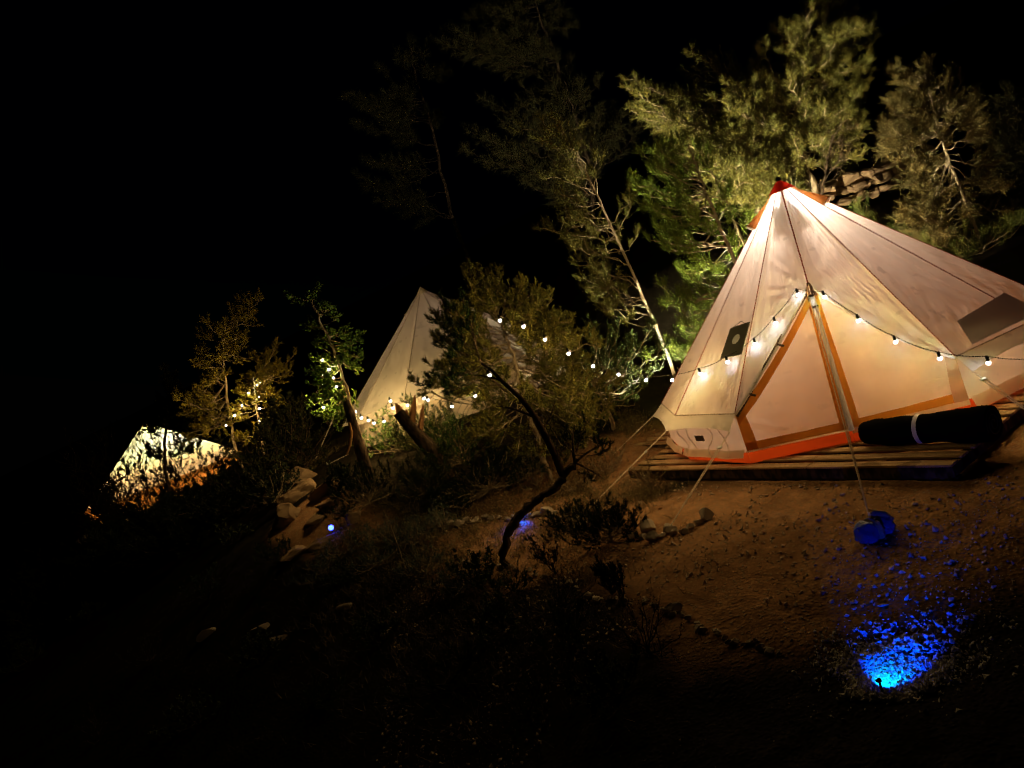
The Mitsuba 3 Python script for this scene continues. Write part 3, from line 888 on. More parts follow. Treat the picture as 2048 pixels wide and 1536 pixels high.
def auto_boughs(trunk, n, t0_, t1_, length, seed, elev=.35, az=None, spread=PI):
    r = np.random.default_rng(seed)
    out = []
    for i in range(n):
        t = t0_ + (t1_ - t0_) * (i + r.random()) / n
        a = (r.uniform(0, 2 * PI) if az is None else az + r.uniform(-spread, spread))
        l = length((t - t0_) / (t1_ - t0_)) * r.uniform(.65, 1.15)
        out.append((t, poly_at(trunk, t) + l * np.array([math.cos(a), math.sin(a), elev + r.uniform(-.25, .25)])))
    return out


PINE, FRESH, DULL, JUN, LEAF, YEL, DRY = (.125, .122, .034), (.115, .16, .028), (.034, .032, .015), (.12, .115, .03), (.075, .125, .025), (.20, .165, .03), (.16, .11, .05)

# big pine behind the near tent
tr = [on(at(1655, 560, 16.0)), at(1640, 420, 15.6), at(1610, 330, 15.4), at(1590, 250, 15.3), at(1600, 150, 15.3), at(1640, 60, 15.4), at(1690, -60, 15.6)]
k = thing('pine_tree', 'tall broad pine lit yellow green behind the peak of the near tent', 'tree')
bl = [(.2, 1560, 372), (.2, 1470, 395), (.25, 1395, 345), (.3, 1372, 310), (.3, 1480, 345), (.35, 1345, 285), (.35, 1420, 300), (.4, 1350, 240), (.42, 1280, 218), (.45, 1400, 250), (.4, 1500, 270),
      (.3, 1560, 320), (.45, 1500, 215), (.5, 1430, 200), (.5, 1395, 180), (.55, 1470, 165), (.55, 1520, 130), (.5, 1590, 160), (.6, 1560, 90), (.6, 1610, 110), (.65, 1590, 60), (.7, 1640, 40),
      (.72, 1700, 50), (.75, 1740, 55), (.7, 1690, 100), (.6, 1715, 130), (.5, 1720, 190), (.4, 1700, 230), (.35, 1690, 290), (.8, 1640, -10), (.9, 1700, -20), (.9, 1660, -40), (.45, 1610, 220), (.35, 1610, 290),
      (.45, 1555, 260), (.5, 1545, 190), (.4, 1450, 255), (.28, 1520, 385), (.55, 1650, 170), (.3, 1440, 365), (.33, 1530, 300), (.48, 1650, 220)]
grow(k, tr, .13, .03, tips(bl, 15.2, 1, 1.5, 4, 26), 'pine', PINE, 101, dens=9, sub=.30, tuft=7, up=.18, scale=1.1, twig_r=.0055, bare=.12, droop=.08, bough_r=.17)
k = thing('pine_bough_tree', 'thin pine with flat dim boughs reaching left of the tall lit pine', 'tree')
tr = [on(at(1560, 560, 17.5)), at(1500, 330, 17.3), at(1460, 180, 17.2), at(1440, 90, 17)]
grow(k, tr, .05, .015, tips([(.5, 1270, 222), (.5, 1300, 240), (.6, 1255, 160), (.6, 1290, 175), (.65, 1340, 195), (.7, 1370, 140), (.75, 1400, 105), (.8, 1385, 100), (.85, 1440, 130), (.6, 1330, 215), (.7, 1420, 150), (.8, 1460, 120), (.45, 1330, 260)], 17, 2, .6), 'pine', PINE, 102, dens=8, sub=.22, tuft=4, up=.2, scale=1.1, twig_r=.006, start=.45)
# bare tangled twigs hanging at the right of the big pine
k = thing('dry_tangle_tree', 'leafless tangle of grey twigs between the tall pine and the stone wall', 'tree')
tr = [on(at(1640, 480, 15.2)), at(1640, 400, 15.0), at(1655, 330, 14.9), at(1665, 270, 14.9)]
grow(k, tr, .05, .015, tips([(.5, 1700, 300), (.5, 1725, 270), (.6, 1730, 300), (.7, 1715, 240), (.8, 1690, 230), (.6, 1620, 330), (.5, 1690, 345), (.4, 1640, 365), (.4, 1600, 360), (.9, 1660, 260), (.6, 1680, 290), (.7, 1640, 300)], 14.9, 3, .6), 'dry', DRY, 103, dens=15, sub=.4, tuft=2, up=-.05, bare=.6, twig_r=.004, droop=-.1, wiggle=.06, wood='m_dark_bark')

# fresh green pine close behind the left side of the tent
k = thing('young_pine', 'bright green young pine just left of the near tent', 'tree')
tr = [on(at(1560, 720, 12.4)), at(1505, 620, 12.3), at(1450, 480, 12.2), at(1415, 390, 12.1), at(1395, 340, 12.1), at(1375, 290, 12.1)]
bl = [(.5, 1265, 360), (.55, 1275, 405), (.6, 1300, 335), (.7, 1283, 310), (.75, 1320, 295), (.85, 1340, 285), (.95, 1360, 280), (.65, 1330, 350), (.7, 1350, 320), (.5, 1310, 420), (.45, 1335, 455), (.4, 1300, 480), (.38, 1345, 500),
      (.32, 1360, 540), (.3, 1340, 600), (.28, 1385, 610), (.22, 1365, 650), (.2, 1410, 640), (.18, 1395, 690), (.3, 1430, 560), (.42, 1400, 450), (.5, 1440, 420), (.6, 1450, 400), (.35, 1395, 520), (.25, 1440, 600), (.6, 1380, 390), (.8, 1400, 300), (.45, 1460, 470), (.15, 1350, 720), (.12, 1380, 740)]
grow(k, tr, .045, .012, tips(bl, 12.1, 4, .9, 2, 20), 'pine', FRESH, 104, dens=7, sub=.28, tuft=6, up=.45, scale=1.05, bough_r=.34, droop=.16, start=.4, twig_r=.0045)
k = thing('young_pine', 'second pale stemmed young pine against the left edge of the near tent', 'tree')
tr = [on(at(1560, 640, 12.8)), at(1490, 490, 12.8), at(1455, 410, 12.8), at(1425, 350, 12.8), at(1400, 300, 12.8)]
grow(k, tr, .03, .01, tips([(.5, 1500, 440), (.6, 1480, 420), (.7, 1450, 360), (.8, 1400, 340), (.9, 1420, 310), (.5, 1430, 450), (.4, 1470, 510), (.4, 1510, 490), (.3, 1440, 540), (.95, 1390, 290)], 12.8, 5, .5, 2, 22), 'pine', FRESH, 105, dens=6, sub=.3, tuft=5, up=.4, start=.45)

# slender leaning pine
k = thing('slender_pine', 'slender pine with a long bare leaning trunk between the two near tents', 'tree')
tr = [on(at(1345, 735, 12.6)), at(1318, 665, 12.5), at(1284, 590, 12.4), at(1245, 500, 12.3), at(1212, 430, 12.2), at(1180, 360, 12.2), at(1160, 320, 12.2), at(1130, 270, 12.2), at(1112, 240, 12.2)]
bl = [(.88, 1095, 280), (.9, 1120, 265), (.95, 1105, 250), (.82, 1105, 310), (.8, 1135, 300), (.78, 1110, 345), (.72, 1125, 375), (.7, 1140, 350), (.66, 1125, 405), (.62, 1088, 468), (.6, 1130, 425), (.58, 1150, 455), (.54, 1125, 460), (.5, 1150, 490), (.47, 1160, 510), (.42, 1160, 545),
      (.38, 1168, 570), (.34, 1172, 590), (.3, 1190, 610), (.26, 1225, 640), (.6, 1260, 400), (.5, 1275, 480), (.7, 1200, 350), (.55, 1140, 430), (.75, 1140, 330), (.85, 1140, 280), (.46, 1135, 500), (.36, 1200, 560)]
bl = [(max(.18, b[0] - .13), b[1], b[2] - 14) for b in bl]
grow(k, tr, .036, .009, tips(bl, 12.2, 6, .6, 2, 22), 'pine', PINE, 106, dens=6, sub=.26, tuft=5, up=.3, scale=.95, start=.35, droop=.06, twig_r=.004, wiggle=.07, bough_r=.2)

# dim pines farther up the slope
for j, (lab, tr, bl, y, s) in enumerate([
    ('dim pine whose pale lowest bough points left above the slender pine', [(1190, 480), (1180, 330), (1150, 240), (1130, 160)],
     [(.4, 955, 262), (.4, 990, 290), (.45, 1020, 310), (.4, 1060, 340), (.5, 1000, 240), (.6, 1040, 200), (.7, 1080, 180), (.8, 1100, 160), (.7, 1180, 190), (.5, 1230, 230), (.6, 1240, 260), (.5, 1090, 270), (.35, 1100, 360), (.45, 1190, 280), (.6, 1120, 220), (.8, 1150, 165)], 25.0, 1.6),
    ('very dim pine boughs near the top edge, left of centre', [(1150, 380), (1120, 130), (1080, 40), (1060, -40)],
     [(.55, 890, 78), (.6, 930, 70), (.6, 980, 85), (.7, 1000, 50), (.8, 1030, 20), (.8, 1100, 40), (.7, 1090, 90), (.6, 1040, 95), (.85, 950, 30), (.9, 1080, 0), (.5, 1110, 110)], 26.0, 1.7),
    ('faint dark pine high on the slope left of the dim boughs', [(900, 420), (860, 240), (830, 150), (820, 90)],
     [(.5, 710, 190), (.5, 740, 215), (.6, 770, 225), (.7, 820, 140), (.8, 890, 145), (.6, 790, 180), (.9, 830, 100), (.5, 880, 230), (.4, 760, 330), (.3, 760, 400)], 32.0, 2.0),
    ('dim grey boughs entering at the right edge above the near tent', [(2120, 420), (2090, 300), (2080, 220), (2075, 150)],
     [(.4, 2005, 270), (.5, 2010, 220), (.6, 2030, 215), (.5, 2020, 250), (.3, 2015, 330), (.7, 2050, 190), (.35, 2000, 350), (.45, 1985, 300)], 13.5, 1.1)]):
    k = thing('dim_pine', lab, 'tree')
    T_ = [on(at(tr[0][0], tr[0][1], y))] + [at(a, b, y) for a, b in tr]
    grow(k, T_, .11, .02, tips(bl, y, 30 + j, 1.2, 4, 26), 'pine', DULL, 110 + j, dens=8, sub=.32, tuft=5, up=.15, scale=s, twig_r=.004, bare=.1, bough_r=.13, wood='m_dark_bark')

# pine right of the tent peak
k = thing('open_pine', 'pine with a pale trunk and open twisted boughs at right above the tent roof', 'tree')
tr = [on(at(2010, 620, 12.8)), at(1985, 540, 12.7), at(1945, 440, 12.6), at(1900, 330, 12.5), at(1885, 280, 12.5), at(1865, 210, 12.5), at(1848, 150, 12.5)]
bl = [(.95, 1800, 165), (.9, 1790, 200), (.9, 1850, 140), (.85, 1820, 230), (.85, 1900, 180), (.8, 1930, 215), (.8, 1945, 205), (.75, 1960, 240), (.7, 1780, 270), (.7, 1810, 290), (.65, 1775, 250), (.65, 1785, 320), (.6, 1830, 330), (.6, 1955, 250), (.55, 1815, 370), (.5, 1840, 400), (.5, 1860, 440),
      (.45, 1800, 440), (.4, 1850, 480), (.35, 1900, 500), (.3, 1820, 420), (.5, 1990, 380), (.4, 2005, 440), (.6, 1985, 310), (.35, 1990, 490), (.75, 1890, 200), (.8, 1840, 200), (.55, 1900, 400), (.65, 1880, 270), (.45, 1930, 430), (.9, 1880, 170)]
grow(k, tr, .038, .010, tips(bl, 12.5, 7, .8, 3, 24), 'pine', (.11, .09, .036), 107, dens=7, sub=.32, tuft=5, up=.3, scale=1.15, droop=.14, twig_r=.0045, start=.35, bough_r=.18)

# shrubs behind the tent on the right
for j, (px, py, y, w, h, lab) in enumerate([(1700, 465, 14.2, .7, .8, 'green shrub under the stone wall beside the tent peak'), (1775, 500, 13.6, .8, .9, 'rounded green shrub behind the roof right of the peak'), (1870, 545, 13.2, .8, 1.0, 'dark green shrub below the right pine behind the roof'), (1960, 570, 12.6, .9, .9, 'low dark shrub behind the roof near the right edge')]):
    k = thing('pine_shrub', lab, 'shrub')
    c = on(at(px, py, y), -.1)
    h_ = max(.5, at(px, py - 40, y)[2] - c[2])
    r = np.random.default_rng(200 + j)
    bs = [(.3, c + [r.normal() * w * .6, r.normal() * w * .5, h_ * r.uniform(.3, 1.15)]) for _ in range(16)]
    grow(k, [c, c + [0, 0, h_ * .3], c + [0, 0, h_ * .5]], .025, .015, bs, 'pine', (.085, .10, .028), 210 + j, dens=7, sub=.35, tuft=6, up=.5, scale=1.2, start=.2)

# the juniper between the two near tents
k = thing('juniper_tree', 'broad juniper strung with bulbs in front of the middle tent', 'tree')
jy = 10.2
tr = [on(at(1075, 880, jy)), at(1050, 810, jy), at(1035, 755, jy), at(1028, 715, jy), at(1012, 670, jy), at(1000, 640, jy)]
bl = [(1, 962, 548), (1, 985, 580), (.95, 960, 600), (1, 1010, 590), (.95, 1030, 580), (.95, 1045, 605), (.9, 1075, 620), (.9, 1100, 605), (.85, 1110, 640), (.85, 1140, 645), (.8, 1155, 680), (.75, 1130, 690), (.9, 940, 640), (.85, 905, 625), (.8, 885, 650), (.8, 920, 670), (.75, 900, 690),
      (.7, 880, 685), (.7, 935, 700), (.65, 905, 720), (.6, 890, 735), (.6, 945, 745), (.6, 1100, 700), (.55, 1160, 720), (.5, 1180, 760), (.45, 1210, 790), (.4, 1180, 820), (.4, 1120, 760), (.35, 1210, 840), (.3, 1160, 860), (.3, 1100, 830), (.25, 1200, 890), (.2, 1140, 900),
      (.5, 860, 775), (.45, 930, 790), (.4, 960, 820), (.3, 980, 860), (.2, 1000, 890), (.9, 1060, 640), (.8, 1060, 680), (.7, 990, 720), (.9, 990, 620), (.55, 1000, 770), (.15, 1080, 900), (.2, 940, 880), (.35, 1060, 800), (.6, 1080, 740)]
grow(k, tr, .045, .012, tips(bl, jy, 8, 1.0, 3, 22), 'juniper', JUN, 108, dens=8, sub=.36, tuft=8, up=.55, scale=1.15, start=.35, droop=.02, twig_r=.0035, bough_r=.2)
k = thing('juniper_tree', 'dark juniper thicket low behind the broad juniper, left of the deck', 'tree')
c = on(gp(1230, 860))
grow(k, [c, c + [0, 0, .5], c + [-.1, 0, .9]], .04, .02, tips([(.5, 1190, 770), (.6, 1220, 780), (.9, 1240, 720), (.9, 1200, 700), (.8, 1270, 700), (.7, 1280, 750), (.5, 1260, 800), (.3, 1160, 830), (.4, 1210, 850), (.9, 1230, 660), (.9, 1180, 640), (.8, 1300, 660)], float(c[1]), 9, .7, 3, 26), 'juniper', (.045, .06, .02), 109, dens=7, sub=.35, tuft=6, up=.4, scale=1.2)

# the dark forked tree in the foreground
k = thing('forked_tree', 'dark forked leaning tree silhouetted in the foreground by the path', 'tree')
fy = 7.9
b0 = gp(1000, 1140); fy = float(b0[1])
tr = [b0 - [0, 0, .15], at(1003, 1110, fy), at(1020, 1060, fy), at(1052, 1018, fy), at(1092, 988, fy), at(1125, 958, fy), at(1150, 925, fy)]
ts = np.linspace(0, 1, 30)
tp = np.array([poly_at(tr, t) for t in ts])
for _ in range(2):
    tp[1:-1] = (tp[:-2] + 2 * tp[1:-1] + tp[2:]) / 4
part(k, 'trunk', tube(tp + .012 * np.random.default_rng(3).normal(size=tp.shape) * (ts[:, None] > .05), .054 - .010 * ts + .007 * np.random.default_rng(4).normal(size=30), 9), 'm_dark_bark', smooth=True)
lb = np.array([at(1128, 955, fy), at(1108, 905, fy), at(1085, 860, fy), at(1072, 835, fy - .05), at(1040, 795, fy - .05), at(1010, 768, fy), at(985, 742, fy), at(962, 726, fy)])
part(k, 'limb', tube(lb, np.linspace(.05, .012, len(lb)), 8), 'm_dark_bark', smooth=True)
for a, b, c_, r_ in (((1072, 835), (1030, 815), (992, 812), .022), ((1000, 760), (975, 752), (950, 750), .014), ((1150, 925), (1175, 900), (1215, 885), .02), ((1150, 925), (1140, 880), (1150, 850), .022), ((1085, 860), (1105, 830), (1110, 800), .014), ((1150, 925), (1185, 940), (1210, 960), .015)):
    P = bezier(at(*a, fy), at(*b, fy), at(*c_, fy + .1), 7)
    part(k, 'branch', tube(P, np.linspace(r_, .005, 7), 6), 'm_dark_bark', smooth=True)
grow(k, [at(1150, 925, fy), at(1150, 900, fy)], 0, 0, tips([(.5, 1195, 890), (.5, 1160, 870), (.6, 1215, 900), (.6, 1130, 880), (.4, 1180, 950), (.8, 1170, 850)], fy, 12, .35), 'juniper', (.02, .03, .012), 112, dens=10, sub=.5, tuft=6, up=.3, scale=.9, wood='m_dark_bark')
k = thing('juniper_tree', 'dark unlit juniper boughs in front of the right side of the middle tent', 'tree')
grow(k, [at(1035, 800, 9.7), at(985, 760, 9.3), at(955, 710, 9.0), at(945, 660, 9.0)], .016, .008, tips([(.9, 890, 610), (.95, 915, 625), (.9, 925, 600), (.8, 875, 650), (.85, 905, 655), (.8, 940, 640), (.7, 885, 690), (.75, 925, 690), (.6, 905, 720), (.5, 850, 770), (.55, 880, 750), (.45, 900, 780)], 9.0, 14, .35), 'juniper', (.022, .04, .014), 113, dens=10, sub=.35, tuft=6, up=.3, scale=1.0, wood='m_dark_bark')  # leaf colour set near-black to stand in for the unlit side

# leafy tree left of the middle tent
k = thing('leafy_tree', 'leafy tree with bulbs among bright leaves left of the middle tent', 'tree')
ly = 12.2
tr = [on(at(735, 950, ly)), at(715, 870, ly), at(700, 800, ly), at(680, 740, ly), at(665, 690, ly), at(640, 640, ly), at(620, 600, ly)]
bl = [(.95, 605, 605), (.9, 625, 600), (.85, 650, 625), (.8, 610, 650), (.8, 670, 640), (.75, 690, 665), (.7, 705, 690), (.65, 715, 715), (.6, 710, 740), (.6, 640, 690), (.55, 630, 720), (.55, 655, 720), (.5, 645, 745), (.5, 665, 750), (.45, 625, 770), (.45, 650, 770), (.4, 635, 795), (.4, 665, 790), (.35, 655, 820), (.7, 660, 670), (.6, 690, 700), (.35, 690, 800), (.3, 640, 830)]
grow(k, tr, .05, .01, tips(bl, ly, 15, .4, 2, 14), 'leafy', LEAF, 114, dens=10, sub=.32, tuft=6, up=.25, scale=1.0, twig_r=.0035, start=.35)

# broken trunks
def broken(name, label, pts, r0, r1, y, splinters, strip=None):
    k = thing(name, label, 'tree trunk')
    P = [on(at(pts[0][0], pts[0][1], y), -.15)] + [at(a, b, y) for a, b in pts]
    ts = np.linspace(0, 1, 22)
    tp = np.array([poly_at(P, t) for t in ts])
    for _ in range(2):
        tp[1:-1] = (tp[:-2] + 2 * tp[1:-1] + tp[2:]) / 4
    V, F = tube(tp, r0 + (r1 - r0) * ts, 12)
    V = V + norm(V - tp.mean(0)) * (.05 * (meshkit.fbm(V * 6, 3, 3) - .5))[:, None]
    part(k, 'trunk', (V, F), 'm_dark_bark', smooth=60)
    for a, b, r_ in splinters:
        A_, B_ = at(*a, y), at(*b, y)
        part(k, 'splinter', tube(np.array([A_, lerp(A_, B_, .6) + [.01, 0, 0], B_]), [r_, r_ * .7, r_ * .12], 5), 'm_raw_wood', smooth=False)
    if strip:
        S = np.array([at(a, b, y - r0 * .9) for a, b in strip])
        part(k, 'lit_strip', tube(S, np.r_[.015, np.full(len(S) - 2, .03), .015], 6), 'm_raw_wood', smooth=True, label='orange strip standing in for light on the bark edge')  # raw wood colour paints the orange light along the trunk edge
    return k


broken('broken_trunk', 'thick broken trunk with pale splintered top before the middle tent', [(905, 975), (880, 930), (850, 885), (818, 850), (797, 825)], .16, .09, 11.3,
       [((802, 832), (791, 806), .07), ((822, 852), (830, 790), .07), ((840, 868), (846, 806), .05), ((812, 842), (812, 818), .05)])
broken('broken_trunk', 'leaning dark trunk with orange light painted along its edge, left of the middle tent', [(745, 985), (730, 930), (716, 880), (702, 835), (690, 800)], .14, .06, 12.0, [((690, 802), (683, 788), .03)], [(693, 910), (700, 890), (703, 865), (699, 845)])
k = thing('fallen_branch', 'pale dry comb-like branch hanging below the bulbs of the middle tent', 'branch')
P = bezier(at(862, 782, 11.0), at(900, 812, 11.0), at(968, 808, 10.8), 12)
tw = [tube(P, np.linspace(.012, .008, 12), 6)]
rr = np.random.default_rng(77)
for u in np.linspace(.1, .95, 15):
    q = poly_at(P, u); e = q + np.array([-.17 - .1 * rr.random(), rr.uniform(-.1, .1), -.20 * rr.uniform(.5, 1.2) if rr.random() < .75 else .15])
    tw.append(tube(bezier(q, q + (e - q) * .5 + [0, 0, .03], e, 5), np.linspace(.006, .002, 5), 4))
part(k, 'wood', cat_mesh(tw), 'm_bark', smooth=True)

# yellowish shrubs far left, lit by their bulbs
for j, (lab, tr, bl, y) in enumerate([
    ('tall yellow lit shrub left of centre above the farthest tent', [(470, 900), (455, 800), (445, 720), (450, 660)],
     [(.9, 400, 665), (.9, 430, 655), (.95, 460, 650), (1, 478, 605), (1, 500, 600), (.9, 485, 670), (.8, 410, 700), (.8, 440, 700), (.8, 490, 690), (.7, 395, 730), (.7, 425, 740), (.65, 450, 750), (.6, 385, 790), (.55, 370, 830), (.5, 400, 810), (.5, 375, 870), (.4, 395, 860), (.45, 430, 800), (.75, 470, 720), (.4, 360, 800), (.6, 410, 760)], 16.3),
    ('yellow green shrub with tiny bulbs between the farthest and middle tents', [(530, 930), (520, 850), (510, 790), (505, 750)],
     [(.9, 490, 755), (.95, 515, 745), (.9, 540, 765), (.8, 480, 785), (.8, 550, 790), (.7, 470, 820), (.7, 500, 800), (.6, 545, 830), (.6, 465, 850), (.5, 480, 880), (.5, 530, 870), (.4, 555, 890), (.7, 525, 800), (.85, 560, 740), (.9, 550, 700), (.9, 580, 740)], 15.9),
    ('dark shrub rising above the farthest tent at far left', [(330, 960), (330, 880), (335, 830), (340, 790)],
     [(.9, 330, 740), (.8, 350, 770), (.7, 320, 800), (.6, 345, 820), (.5, 300, 850), (.9, 355, 800), (.6, 375, 850), (.4, 300, 900), (.4, 380, 900)], 17.5)]):
    k = thing('lit_shrub' if j < 2 else 'dark_shrub', lab, 'shrub')
    T_ = [on(at(*tr[0], y))] + [at(a, b, y) for a, b in tr]
    grow(k, T_, .05, .015, tips(bl, y, 50 + j, .7, 2, 15), 'juniper' if j < 2 else 'leafy', YEL if j < 2 else (.02, .022, .012), 120 + j, dens=9, sub=.42, tuft=6, up=.3, scale=1.35, twig_r=.005, wood='m_bark' if j < 2 else 'm_dark_bark')

# dark bushes in front of the farthest tent
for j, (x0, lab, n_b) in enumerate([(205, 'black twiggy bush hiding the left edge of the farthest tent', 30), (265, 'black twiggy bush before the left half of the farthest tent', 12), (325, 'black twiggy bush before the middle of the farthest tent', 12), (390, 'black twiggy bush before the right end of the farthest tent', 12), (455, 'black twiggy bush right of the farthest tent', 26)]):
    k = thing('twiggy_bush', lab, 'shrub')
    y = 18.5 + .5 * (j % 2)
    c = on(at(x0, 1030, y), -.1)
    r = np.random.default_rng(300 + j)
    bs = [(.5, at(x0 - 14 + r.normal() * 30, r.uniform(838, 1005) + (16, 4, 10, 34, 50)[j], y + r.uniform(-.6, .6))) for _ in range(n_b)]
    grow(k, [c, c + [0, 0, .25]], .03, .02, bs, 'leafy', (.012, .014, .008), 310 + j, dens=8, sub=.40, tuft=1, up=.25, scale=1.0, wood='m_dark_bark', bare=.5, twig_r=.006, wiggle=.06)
for j, (px, py, y) in enumerate([(30, 1110, 17.5), (110, 1080, 18), (180, 1050, 19), (240, 1060, 17), (330, 1050, 17), (60, 1160, 15), (150, 1120, 16), (420, 1020, 16.5), (300, 1100, 15), (400, 1080, 14.5)]):  # thickets added to cover and shade the slope lit by the tent
    k = thing('shade_thicket', 'low black thicket added to hide and shade the lit slope below the farthest tent', 'shrub', 'added thickets shading the slope below the farthest tent')
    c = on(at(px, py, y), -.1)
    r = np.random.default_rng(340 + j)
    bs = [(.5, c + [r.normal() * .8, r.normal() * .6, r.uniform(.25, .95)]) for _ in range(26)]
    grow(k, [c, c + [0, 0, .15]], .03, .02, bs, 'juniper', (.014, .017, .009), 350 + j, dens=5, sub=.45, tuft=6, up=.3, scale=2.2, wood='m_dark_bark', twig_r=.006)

for j, (px, py, h) in enumerate([(370, 1015, .6), (430, 1000, .7), (500, 965, 1.1), (545, 935, 1.5), (600, 930, 1.6), (585, 900, 1.9), (340, 1030, .5), (520, 985, 1.1), (610, 975, .9)]):
    k = thing('tangled_shrub', 'dark tangled shrub under the yellow lit shrubs left of the middle tent', 'shrub', 'dark tangled shrubs between the farthest and middle tents')
    c = on(at(px, py, 14.6 - .12 * (j % 4)), -.1)
    r = np.random.default_rng(380 + j)
    bs = [(r.uniform(.2, 1), c + [r.normal() * .40, r.normal() * .4, h * r.uniform(.25, 1.0)]) for _ in range(20)]
    grow(k, [c, c + [0, 0, .2], c + [.02, 0, .4]], .03, .02, bs, 'leafy' if j % 2 else 'juniper', (.022, .024, .010), 390 + j, dens=6, sub=.45, tuft=4, up=.3, scale=1.3, wood='m_dark_bark', twig_r=.005, bare=.15)

# undergrowth: shrubs, tufts and saplings
def bush(name, label, px, py, w, h, kind, col, seed, n=18, wood='m_bark', dz=0, **kw):
    k = thing(name, label, 'shrub' if 'shrub' in name or 'thicket' in name else 'plant')
    c = on(gp(px, py), -.04)
    r = np.random.default_rng(seed)
    bs = []
    for _ in range(n):
        a = r.uniform(0, 2 * PI); q = r.random() ** .6
        bs.append((r.uniform(.2, 1), c + [math.cos(a) * w * q, math.sin(a) * w * q, h * (1.05 - .6 * q * q) * r.uniform(.55, 1.1)]))
    kw = {**dict(dens=9, sub=.4, tuft=5, up=.4, start=.25, twig_r=.003, scale=.9), **kw}
    return grow(k, [c, c + [0, 0, h * .15], c + [0, 0, h * .3]], .018, .012, bs, kind, col, seed, wood=wood, **kw)


bush('green_shrub', 'dark green shrub below the splintered trunk', 930, 930, .8, .8, 'juniper', (.04, .07, .018), 401, 26)
bush('green_shrub', 'dense olive shrub hiding the foot of the middle tent', 870, 900, .8, .95, 'juniper', (.05, .06, .02), 420, 34)
bush('green_shrub', 'leafy green shrub lit by bulbs below the middle tent eave', 800, 905, .7, .75, 'leafy', (.07, .12, .03), 402, 22, scale=.7)
bush('green_shrub', 'dark shrub left of the rock slabs beside the blue lamp', 560, 1010, .6, .8, 'leafy', (.02, .025, .014), 403, 18)
bush('green_shrub', 'low grey green shrub on the bank above the blue lamp', 850, 990, .55, .55, 'pine', (.04, .055, .03), 404, 22, scale=.8)
bush('green_shrub', 'dark shrub at the foot of the orange edged trunk', 740, 1010, .7, .55, 'juniper', (.025, .035, .015), 405, 22)
bush('green_shrub', 'low dark shrub right of the rock slabs', 690, 985, .35, .45, 'leafy', (.018, .024, .012), 406, 14)
bush('dark_thicket', 'dense black thicket between the green shrubs and the path', 980, 985, 1.0, .5, 'juniper', (.02, .03, .012), 407, 34)
bush('dark_thicket', 'black shrub behind the path stones in front of the near deck', 1225, 1085, .46, .40, 'juniper', (.016, .022, .010), 408, 36, scale=.8)
bush('dark_thicket', 'black prostrate shrub growing over the upper row of path stones', 1160, 1055, .62, .2, 'juniper', (.016, .022, .010), 409, 44, scale=.7)
bush('dry_shrub', 'dry twiggy shrub at the left front corner of the deck', 1300, 975, .3, .36, 'dry', DRY, 410, 16, bare=.3)
bush('dry_shrub', 'brown dry shrub left of the deck beside the guy ropes', 1215, 950, .45, .4, 'dry', DRY, 411, 22, bare=.2)
bush('dry_shrub', 'pale dry plant under the fork of the dark tree', 1075, 975, .3, .42, 'dry', (.14, .13, .07), 412, 16)
bush('dry_shrub', 'brown dry tuft right of the dark forked trunk', 1150, 985, .35, .3, 'dry', DRY, 413, 18)
bush('sapling', 'small dark sapling standing on the path left of the black shrub', 1112, 1150, .14, .55, 'juniper', (.02, .025, .012), 414, 7, wood='m_dark_bark', scale=.7, dens=6)
bush('sapling', 'small upright dark sapling below the black shrub', 1225, 1190, .12, .35, 'juniper', (.014, .02, .009), 415, 12, wood='m_dark_bark', scale=.7)
bush('sapling', 'thin dark seedling right of the upright sapling on the path edge', 1250, 1215, .10, .40, 'juniper', (.014, .02, .009), 416, 6, wood='m_dark_bark', scale=.6)
bush('grey_plant', 'pale grey weed on the path between the blue lamps', 890, 1060, .18, .3, 'dry', (.12, .15, .12), 417, 14, scale=.9)
bush('grey_plant', 'feathery grey weed at the left end of the path', 770, 1090, .3, .3, 'dry', (.08, .11, .10), 418, 20, scale=.9)
k = thing('dry_twig', 'bare pale forked twig standing beside the path', 'branch')
y = float(gp(815, 1150)[1])
base = on(gp(815, 1150), -.05)
m1, m2, tp_ = at(795, 1090, y), at(778, 1045, y), at(766, 1020, y)
part(k, 'stem', tube(np.array([base, m1, m2, tp_]), [.012, .010, .007, .003], 6), 'm_bark', smooth=True)
for a, b in ((m1, at(757, 1063, y)), (m2, at(790, 1030, y)), (m1, at(812, 1075, y))):
    part(k, 'twig', tube(bezier(a, lerp(a, b, .5) - [0, 0, .04], b, 5), np.linspace(.007, .003, 5), 5), 'm_bark', smooth=True)
for j, (px, py, lab) in enumerate([(760, 1135, 'grey weed tangle left of the bare twig'), (855, 1150, 'grey weed tangle right of the bare twig'), (930, 1175, 'dim weed tangle below the lower path stones'), (650, 1165, 'dim weed tangle below the grey flat rock'), (845, 1085, 'pale weed tangle at the left end of the upper path stones'), (700, 1110, 'bluish weed tangle right of the blue lamp')]):
    bush('weed', lab, px, py, .4, .3, 'dry', (.07, .09, .075), 470 + j, 22, scale=1.0, tuft=7)
